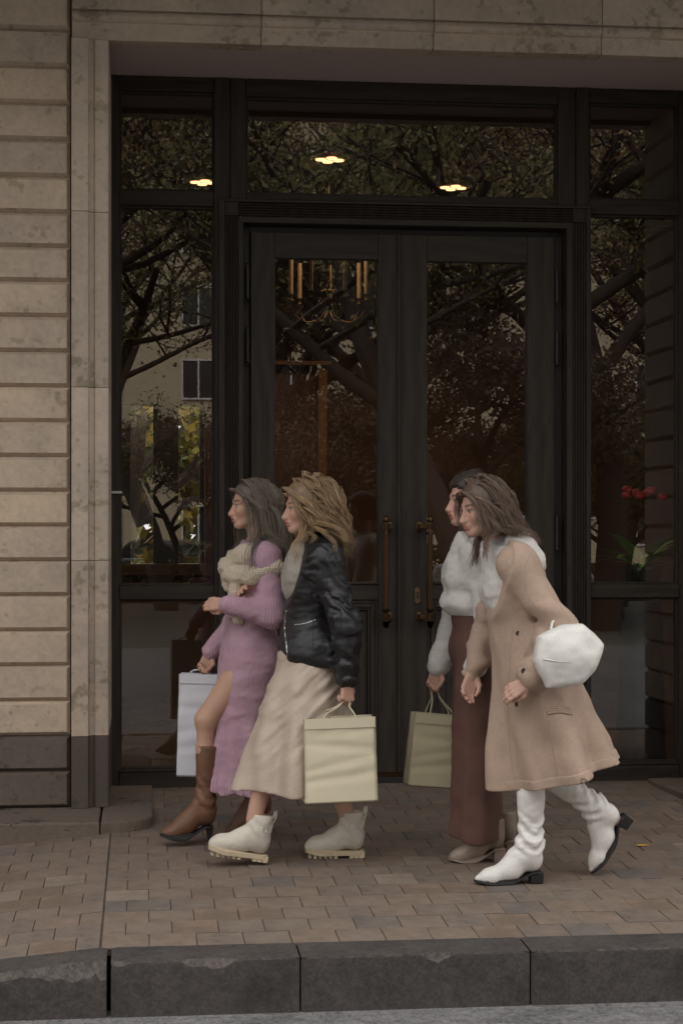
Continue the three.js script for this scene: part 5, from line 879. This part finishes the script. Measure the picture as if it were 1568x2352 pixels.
{ // woman in brown trousers
  const d = 8.12, A = (u, v, dz = 0) => at(u, v, d - dz), base = onGround(1090, d, 0);
  const t = personGroup('person in brown wide trousers and white blouse with dark tied up hair', base);
  const J = { neck: A(1086, 1248), chest: A(1086, 1322), pelvis: A(1098, 1488), shN: A(1104, 1282, 0.165), shF: A(1084, 1282, -0.165), elN: A(1128, 1428, 0.21), wrN: A(1088, 1540, 0.2), elF: A(1048, 1425, -0.22), wrF: A(1003, 1535, -0.22), hipN: A(1098, 1512, 0.085), hipF: A(1098, 1512, -0.085), knN: A(1088, 1720, 0.08), anN: A(1126, 1905, 0.08), knF: A(1115, 1720, -0.08), anF: A(1150, 1905, -0.08) };
  const fr = headFrame(A(1078, 1152), 0.03, 0.15, 1), HC = [0.06, 0.045, 0.036];
  const hands = [handPrims(J.wrN, [-0.2, -1, 0], [-0.3, 0, -1], 0.4, 1, 0.95), handPrims(J.wrF, [-0.2, -1, 0], [-0.3, 0, 1], 0.95, -1, 0.95)];
  bodyMesh(t, base, J, fr, [0.48, 0.28, 0.21], HC, hands, true);
  const torso = torsoPrims(J), arms = [...armPrims(J.shN, J.elN, mix(J.elN, J.wrN, 0.93)), ...armPrims(J.shF, J.elF, mix(J.elF, J.wrF, 0.93))];
  const [lo, hi] = bounds([J.neck, J.pelvis, J.shN, J.shF, J.elN, J.elF, J.wrN, J.wrF], 0.2), yN = vy(1086, 1262, d), yW = vy(1086, 1412, d);
  part('blouse', local(meshField([...infl(torso, 0.02), ...infl(arms, 0.028), ell(A(1075, 1385), [0.13, 0.06, 0.15])], 0.05, 0.007, lo, hi, { post: (q, x, y, z) => { const sl = Math.min(...arms.map((f) => f(x, y, z))); const e = q + 0.016 * fbm(x * 8, y * 15, z * 8, 3); return Math.max(e, neckHole(J, fr, 0.056)(x, y, z), sl > 0.035 ? yW - y : -1); }, uv: clothUV(J.chest[0], J.chest[2]) }), base), G.whiteBlouse, t);
  const S = (v, a, b, cz, rz) => [vy(1090, v, d), ux(a, d), ux(b, d), -d + cz, rz];
  const f1 = (a, q, y, x, z) => sstep(0.2, 1, q) * (0.006 * Math.sin(a * 4 + 2) + 0.004 * Math.sin(a * 7)) + 0.014 * fbm(x * 6, y * 9, z * 6, 2);
  const legN = loftField([S(1400, 1048, 1148, 0.04, 0.09), S(1500, 1040, 1158, 0.075, 0.115), S(1600, 1036, 1150, 0.085, 0.11), S(1720, 1033, 1142, 0.085, 0.1), S(1830, 1031, 1136, 0.085, 0.1), S(1940, 1027, 1134, 0.085, 0.105)], f1, (x) => vy(1090, 1922, d) + 0.01 * Math.sin(x * 20) + 0.012 * sstep(ux(1070, d), ux(1030, d), x));
  const legF = loftField([S(1400, 1050, 1150, -0.04, 0.09), S(1500, 1045, 1160, -0.075, 0.115), S(1600, 1045, 1160, -0.085, 0.11), S(1720, 1050, 1158, -0.085, 0.1), S(1830, 1056, 1158, -0.085, 0.1), S(1925, 1058, 1162, -0.085, 0.105)], f1, (x) => vy(1090, 1912, d));
  part('trousers', local(meshField([legN, legF, ...infl([torso[2], torso[3], torso[8], torso[9]], 0.02)], 0.02, 0.0065, ...bounds([A(1020, 1390, -0.2), A(1165, 1950, 0.2)], 0.06), { post: (q, x, y, z) => Math.max(q, y - vy(1090, 1400, d)), uv: clothUV(J.pelvis[0], J.pelvis[2]) }), base), G.trousers, t);
  const col = union([headPrim(fr), ...infl(torso, 0.03)], 0.02);
  const bun = ell([0.112, 0.035, 0], [0.042, 0.042, 0.042]);
  part('hair', local(mergeGeometries([hairCap(fr, HC, 0.016, [(x, y, z) => { const q = fr.to(x, y, z); return bun(...q) + 0.004 * Math.sin(q[1] * 130 + q[0] * 80); }]), hairGeo(fr, { n: 110, kids: 16, len: 0.15, r: 0.0013, wave: 0.003, freq: 7, fall: 0.12, wind: 0.02, lift: 0.014, seed: 19, color: HC, collide: col, updo: true })].map((g) => { g.deleteAttribute('uv'); return g; })), base), HAIRM, t);
  const up = bootUpper({ h: 0.2, rTop: 0.045, rAnk: 0.042, sole: 0.006, arch: 0.055, len: 0.258, toeR: 0.034 });
  const ex = () => [['sole', soleGeo(0.26, 0.07, 0.007, 0.063, 0.055), G.shoeTaupe], ['heel', heelBox(0.004, 0.06, 0.064, 0.06, 0.92), G.shoeTaupe]];
  attachBoot(t, base, 'shoe', onGround(1129, d, 0.085), 0, 0, up, G.shoeTaupe, ex());
  attachBoot(t, base, 'shoe', onGround(1156, d, -0.085), 0, 0, up, G.shoeTaupe, ex());
}
{ // woman in the beige coat
  const d = 7.65, A = (u, v, dz = 0) => at(u, v, d - dz), base = onGround(1200, d, 0);
  const t = personGroup('person leaning forward in a beige coat and tall white boots', base);
  const J = { neck: A(1146, 1264), chest: A(1174, 1348), pelvis: A(1228, 1535), shN: A(1182, 1296, 0.165), shF: A(1156, 1294, -0.165), elN: A(1284, 1442, 0.24), wrN: A(1212, 1566, 0.23), elF: A(1120, 1445, -0.24), wrF: A(1085, 1545, -0.18), hipN: A(1232, 1562, 0.08), hipF: A(1232, 1562, -0.08), knN: A(1216, 1770, 0.07), anN: A(1212, 1950, 0.06), knF: A(1258, 1768, -0.07), anF: A(1424, 1890, -0.07) };
  const fr = headFrame(A(1108, 1170), 0.16, 0.28, 1), HC = [0.15, 0.1, 0.07];
  const hands = [handPrims(J.wrN, [-1, -0.55, 0.05], [0.2, -0.4, -1], 0.5, 1, 0.95), handPrims(J.wrF, [-0.3, -1, 0.1], [0.2, 0, 1], 0.4, -1, 0.95)];
  bodyMesh(t, base, J, fr, [0.5, 0.3, 0.23], HC, hands, true);
  const torso = torsoPrims(J), arms = [...armPrims(J.shN, J.elN, mix(J.elN, J.wrN, 0.9)), ...armPrims(J.shF, J.elF, mix(J.elF, J.wrF, 0.9))];
  const [lo, hi] = bounds([J.neck, J.pelvis, J.shN, J.shF, J.elN, J.elF, J.wrN, J.wrF, A(1150, 1830), A(1445, 1740)], 0.2), yN = vy(1146, 1262, d);
  part('blouse', local(meshField([...infl(torso, 0.014), rc(J.neck, 0.068, add(J.neck, [-0.01, 0.03, 0]), 0.062)], 0.05, 0.007, lo, hi, { post: (q, x, y, z) => Math.max(wrinkle(0.02, 9, 14, 9, 14)(q, x, y, z), vy(1200, 1500, d) - y, neckHole(J, fr, 0.056)(x, y, z)), uv: clothUV(J.chest[0], J.chest[2]) }), base), G.whiteBlouse, t);
  const S = (v, a, b, cz, rz) => [vy(1230, v, d), ux(a, d), ux(b, d), -d + cz, rz];
  const folds = (a, q, y, x, z) => sstep(0.1, 1, q) * (0.036 * Math.sin(a * 4 + 0.8 + q) + 0.026 * Math.sin(a * 7 + 2 - q * 1.5)) + 0.01 * fbm((x + z) * 7, y * 2.2, (z - x) * 7, 2);
  const h0 = A(1160, 1812), h1 = A(1436, 1742), hm = (x) => lerp(h0[1], h1[1], sstep(0, 1, (x - h0[0]) / (h1[0] - h0[0])) * 0.5 + 0.5 * clamp((x - h0[0]) / (h1[0] - h0[0]), -0.1, 1.1));
  const sk = loftField([S(1400, 1128, 1262, 0, 0.15), S(1470, 1128, 1292, 0, 0.19), S(1540, 1136, 1318, 0, 0.21), S(1620, 1142, 1350, 0, 0.225), S(1710, 1146, 1392, 0, 0.235), S(1812, 1152, 1446, 0, 0.25)], folds, hm);
  const ct = [sk, ...infl(torso, 0.036), ...infl(arms, 0.028), rc(A(1172, 1262, 0.1), 0.028, A(1128, 1330, 0.1), 0.02), rc(A(1172, 1262, -0.1), 0.028, A(1128, 1330, -0.1), 0.02), rc(A(1182, 1256, 0.08), 0.03, A(1182, 1256, -0.08), 0.03), ell(add(J.shN, [0, 0.0, 0.0]), [0.075, 0.06, 0.06])];
  const l0 = A(1140, 1262), l1 = A(1116, 1420), lap = (y) => lerp(l0[0], l1[0], clamp((l0[1] - y) / (l0[1] - l1[1]), -0.3, 1.2));
  const cp = (q, x, y, z) => { const sl = Math.min(...arms.map((f) => f(x, y, z))); let e = q + 0.01 * fbm((x + z) * 9, y * 4, (z - x) * 9, 3) + 0.014 * Math.sin(y * 38 + x * 25 + 5 * fbm(x * 6, y * 6, z * 6, 2)) * sstep(0.06, 0.03, sl) * sstep(vy(1200, 1330, d), vy(1200, 1420, d), y); if (sl > 0.034) { if (y > l1[1] - 0.12) e = Math.max(e, (lap(y) - x) * 0.9 + 0.1 * Math.abs(z + d)); if (y < vy(1230, 1680, d)) e = Math.max(e, -(e + 0.014)); } return Math.max(e, neckHole(J, fr, 0.075)(x, y, z)); };
  part('coat', local(meshField(ct, 0.05, 0.007, lo, hi, { post: cp, uv: clothUV(J.pelvis[0], J.pelvis[2]), smooth: 1 }), base), G.coat, t);
  const cfn = ((u) => (x, y, z) => cp(u(x, y, z), x, y, z))(union(ct, 0.05));
  part('seam', merge([seamTube(cfn, [[1196, 1262], [1176, 1300], [1178, 1345], [1196, 1385]], d, base), seamTube(cfn, [[1230, 1640], [1240, 1700], [1252, 1770]], d, base), seamTube(cfn, [[1160, 1440], [1154, 1560], [1160, 1690], [1172, 1790]], d, base), seamTube(cfn, [[1205, 1300], [1240, 1370], [1272, 1420]], d, base, 0.0016)]), G.coat, t);
  for (const v of [1450, 1530, 1610]) { const q = onCloth(cfn, [ux(1172, d), vy(1172, v, d)], d); part('button', new THREE.CylinderGeometry(0.011, 0.012, 0.006, 16).rotateX(Math.PI / 2).translate(q[0] - base[0], q[1] - base[1], q[2] - base[2]), G.lining, t); }
  part('pocket_flap', merge([0, 1, 2, 3].map((k) => seamTube(cfn, [[1224 + k, 1612 + k * 4.5], [1252 + k, 1608 + k * 4.5], [1282 + k, 1616 + k * 4.5]], d, base, 0.0065))), G.coat, t);
  // turned up hem and cuff bands
  const cf = (e, w) => rc(mix(e, w, 0.76), 0.0665, mix(e, w, 0.885), 0.0615);
  part('cuff', local(meshField([cf(J.elN, J.wrN)], 0.01, 0.006, ...bounds([J.elN, J.wrN], 0.1), { post: (q, x, y, z) => { const ax = [J.wrN[0] - J.elN[0], J.wrN[1] - J.elN[1], J.wrN[2] - J.elN[2]], L = Math.hypot(...ax), s_ = ((x - J.elN[0]) * ax[0] + (y - J.elN[1]) * ax[1] + (z - J.elN[2]) * ax[2]) / L; return Math.max(q, s_ - 0.9 * L, 0.76 * L - s_); } }), base), G.coat, t);
  part('hem_band', local(meshField([sk], 0.01, 0.006, ...bounds([A(1150, 1720, -0.26), A(1450, 1830, 0.26)], 0.05), { post: (q, x, y, z) => Math.max(q - 0.0045, -(q + 0.012), hm(x) - y, y - hm(x) - 0.045), uv: clothUV(J.pelvis[0], J.pelvis[2]) }), base), G.coat, t);
  part('hood', local(meshField([ell(A(1196, 1262), [0.07, 0.085, 0.15], 0.5), rc(A(1180, 1246, 0.12), 0.04, A(1222, 1290, 0.08), 0.045), rc(A(1222, 1290, 0.08), 0.045, A(1230, 1300, -0.08), 0.045)], 0.04, 0.006, ...bounds([A(1170, 1230, -0.2), A(1240, 1330, 0.2)], 0.1), { post: (q, x, y, z) => q + 0.012 * fbm(x * 14, y * 14, z * 14, 2) }), base), G.whiteBlouse, t);
  const col = union([headPrim(fr), ...infl(torso, 0.05)], 0.02);
  part('hair', local(mergeGeometries([hairCap(fr, HC, 0.014), hairGeo(fr, { n: 150, kids: 20, len: 0.26, r: 0.0013, wave: 0.007, freq: 9, fall: 0.28, wind: 0.11, lift: 0.034, seed: 29, color: HC, collide: col })].map((g) => { g.deleteAttribute('uv'); return g; })), base), HAIRM, t);
  const ear = fr.from([0.014, -0.064, 0.082]);
  part('earring', new THREE.TorusGeometry(0.024, 0.002, 8, 28).translate(ear[0] - base[0], ear[1] - base[1], ear[2] - base[2]), M.brass, t);
  const up = bootUpper({ h: 0.47, rTop: 0.066, rAnk: 0.05, sole: 0.008, arch: 0.045, len: 0.285, toeR: 0.034, slouch: 0.009, point: 0.02, lean: 0.005 });
  const ex = () => [['sole', soleGeo(0.295, 0.074, 0.009, 0.06, 0.045), G.soleBlack], ['heel', heelBox(0.0, 0.062, 0.05, 0.062, 0.88), G.soleBlack]];
  attachBoot(t, base, 'boot', onGround(1213, d, 0.06), 0, 0, up, G.bootWhite, ex());
  const p2 = A(1434, 1908, -0.07);
  attachBoot(t, base, 'boot', p2, 0.95, 0, up, G.bootWhite, ex());
}
// ---------------------------------------------------------------- bags
function paperBag(label, c, w, h, dep, rot, mat, grip, group) { // c = middle of the bag's bottom; grip = where the hand holds the handles (world)
  const t = thing('paper_bag', label, 'bag', c, group); t.rotation.set(0, rot[1], rot[2], 'YZX');
  const P = [], I = [], hn = 36, ring = []; const wn = 18;
  for (let i = 0; i <= wn; i++) ring.push([lerp(-w / 2, w / 2, i / wn), dep / 2, 0]); ring.push([w / 2, dep / 4, 0.5], [w / 2, 0, 1], [w / 2, -dep / 4, 0.5]);
  for (let i = 0; i <= wn; i++) ring.push([lerp(w / 2, -w / 2, i / wn), -dep / 2, 0]); ring.push([-w / 2, -dep / 4, 0.5], [-w / 2, 0, 1], [-w / 2, dep / 4, 0.5]);
  const n = ring.length;
  for (let j = 0; j <= hn; j++) { const y = h * j / hn, k = j / hn; for (const [x, z, g] of ring) { const inset = g * dep * 0.28 * k, cr = 0.006 * fbm(x * 9 + c[0], y * 9, z * 4, 2) + 0.004 * Math.abs(fbm((x + y) * 7, (y - x * 0.4) * 16 + c[0] * 3, 1, 2)) - [[0.3, 0.12, 0.006], [0.47, 0.22, 0.005], [0.66, -0.1, 0.007], [0.82, 0.08, 0.003]].reduce((q, [f, m, a]) => q + a * Math.max(0, 1 - Math.abs(y - h * f - x * m) / 0.03), 0); P.push(x - Math.sign(x) * inset, y, z * (1 - 0.35 * k) + Math.sign(z) * cr * sstep(0, 0.2, k)); } }
  for (let j = 0; j < hn; j++) for (let i = 0; i < n; i++) { const a = j * n + i, b = j * n + (i + 1) % n; I.push(a, b, b + n, a, b + n, a + n); }
  const b0 = P.length / 3; P.push(0, 0, 0); for (let i = 0; i < n; i++) I.push(b0, (i + 1) % n, i);
  const g = new THREE.BufferGeometry(); g.setAttribute('position', new THREE.Float32BufferAttribute(P, 3)); g.setIndex(I); g.computeVertexNormals();
  part('bag_body', triUV(g.toNonIndexed()), mat, t);
  part('top_band', merge([bx(-w / 2 + 0.004, w / 2 - 0.004, h - 0.045, h + 0.001, dep * 0.325 + 0.006, dep * 0.325 + 0.008, 0), bx(-w / 2 + 0.004, w / 2 - 0.004, h - 0.045, h + 0.001, -dep * 0.325 - 0.008, -dep * 0.325 - 0.006, 0)]), mat, t);
  t.updateMatrixWorld(true);
  const gp = t.worldToLocal(new THREE.Vector3(...grip));
  for (const s of [1, -1]) { const z = s * (dep * 0.325 + 0.004); part('handle', tube([[-w * 0.22, h - 0.03, z], [-w * 0.21, h + 0.01, z], [lerp(-w * 0.2, gp.x, 0.6), lerp(h, gp.y, 0.6), lerp(z, gp.z, 0.7)], [gp.x - 0.012, gp.y - 0.008, gp.z + s * 0.004], [gp.x + 0.012, gp.y - 0.008, gp.z + s * 0.004], [lerp(w * 0.2, gp.x, 0.6), lerp(h, gp.y, 0.6), lerp(z, gp.z, 0.7)], [w * 0.21, h + 0.01, z], [w * 0.22, h - 0.03, z]], 0.0035, 40, 6), mat, t); }
  return t;
}
const paper = (c) => std({ color: lin(...c), roughness: 0.8, bumpMap: weave, bumpScale: 0.0006, side: THREE.DoubleSide });
{
  const d = 8.15 - 0.21, dp = 8.6 + 0.2, dt = 8.12 + 0.22;
  paperBag('large cream paper bag held by the person in the black jacket', [ux(780, d), vy(780, 1840, d), -d], 0.325, 0.375, 0.12, [0, 0.06, 0.02], paper([0.62, 0.56, 0.405]), at(796, 1606, d));
  paperBag('white paper bag held by the person in the pink dress', [ux(455, dp), vy(455, 1782, dp), -dp], 0.2, 0.5, 0.1, [0, -0.15, -0.02], paper([0.58, 0.59, 0.63]), at(470, 1532, dp));
  paperBag('tilted cream paper bag beside the brown trousers', [ux(992, dt), vy(992, 1806, dt), -dt], 0.26, 0.34, 0.11, [0, 0.1, -0.1], paper([0.52, 0.46, 0.31]), at(996, 1580, dt));
  // white handbag in the crook of the arm
  const dh = 7.65 - 0.33, hb = thing('handbag', 'white soft leather handbag hanging from the arm of the person in the beige coat', 'handbag', [ux(1300, dh), vy(1300, 1580, dh), -dh]);
  const q = (u, v) => [ux(u, dh) - hb.position.x, vy(u, v, dh) - hb.position.y];
  const out = [q(1228, 1520), q(1236, 1462), q(1290, 1436), q(1336, 1432), q(1384, 1480), q(1362, 1534), q(1328, 1572), q(1252, 1584)];
  const poly = (x, y) => { let dd = 1e9, ins = false; for (let i = 0, j = out.length - 1; i < out.length; j = i++) { const [ax, ay] = out[i], [bx_, by] = out[j], ex = bx_ - ax, ey = by - ay, wx = x - ax, wy = y - ay, k = clamp((wx * ex + wy * ey) / (ex * ex + ey * ey), 0, 1); dd = Math.min(dd, Math.hypot(wx - ex * k, wy - ey * k)); if ((ay > y) !== (by > y) && x < (bx_ - ax) * (y - ay) / (by - ay) + ax) ins = !ins; } return ins ? -dd : dd; };
  part('bag_body', meshField([(x, y, z) => { const a = lerp(poly(x, y) + 0.034, (Math.hypot((x - 0.012) / 0.135, (y - 0.135) / 0.115) - 1) * 0.12, 0.22), b = Math.abs(z) - 0.014 - 0.03 * sstep(1.1, 0.1, Math.hypot((x - 0.01) / 0.16, (y - 0.14) / 0.13)); return Math.hypot(Math.max(a, 0), Math.max(b, 0)) + Math.min(Math.max(a, b), 0) - 0.032 + 0.008 * fbm(x * 12, y * 16, z * 9, 2); }], 0.01, 0.006, [-0.22, -0.06, -0.12], [0.26, 0.36, 0.12], {}), G.bootWhite, hb);
  const e = at(1290, 1452, 7.65 - 0.24), ge = [e[0] - hb.position.x, e[1] - hb.position.y, e[2] - hb.position.z];
  part('strap', tube([[...q(1262, 1470), 0.0], [ge[0] - 0.05, ge[1] + 0.05, ge[2] * 0.4], [ge[0] + 0.01, ge[1] + 0.075, ge[2] * 0.7], [ge[0] + 0.06, ge[1] + 0.03, ge[2] * 0.4], [...q(1350, 1452), 0]], 0.006, 30, 6), G.bootWhite, hb);
  part('flap_seam', tube([[...q(1240, 1512), 0.056], [...q(1290, 1518), 0.071], [...q(1330, 1512), 0.066], [...q(1362, 1500), 0.05]], 0.004, 20, 5), G.bootWhite, hb);
}
{ // fallen leaf
  const d = 8.3, x = ux(1474, d), z = -d, l = thing('fallen_leaf', 'single yellow leaf lying on the brick paving', 'leaf', [x, groundY(x, z) + 0.006, z]);
  const sh = new THREE.Shape(); sh.moveTo(-0.035, 0); sh.quadraticCurveTo(-0.01, 0.024, 0.035, 0.004); sh.quadraticCurveTo(0.0, -0.022, -0.035, 0);
  part('blade', new THREE.ExtrudeGeometry(sh, { depth: 0.001, bevelEnabled: false }).rotateX(-Math.PI / 2 + 0.12), std({ color: lin(0.6, 0.36, 0.05), roughness: 0.7 }), l);
  part('stalk', tube([[0.033, 0.002, -0.004], [0.05, 0.004, 0.0], [0.062, 0.003, 0.006]], 0.0012, 8, 5), std({ color: lin(0.4, 0.22, 0.05), roughness: 0.8 }), l);
}
renderer.render(scene, camera);
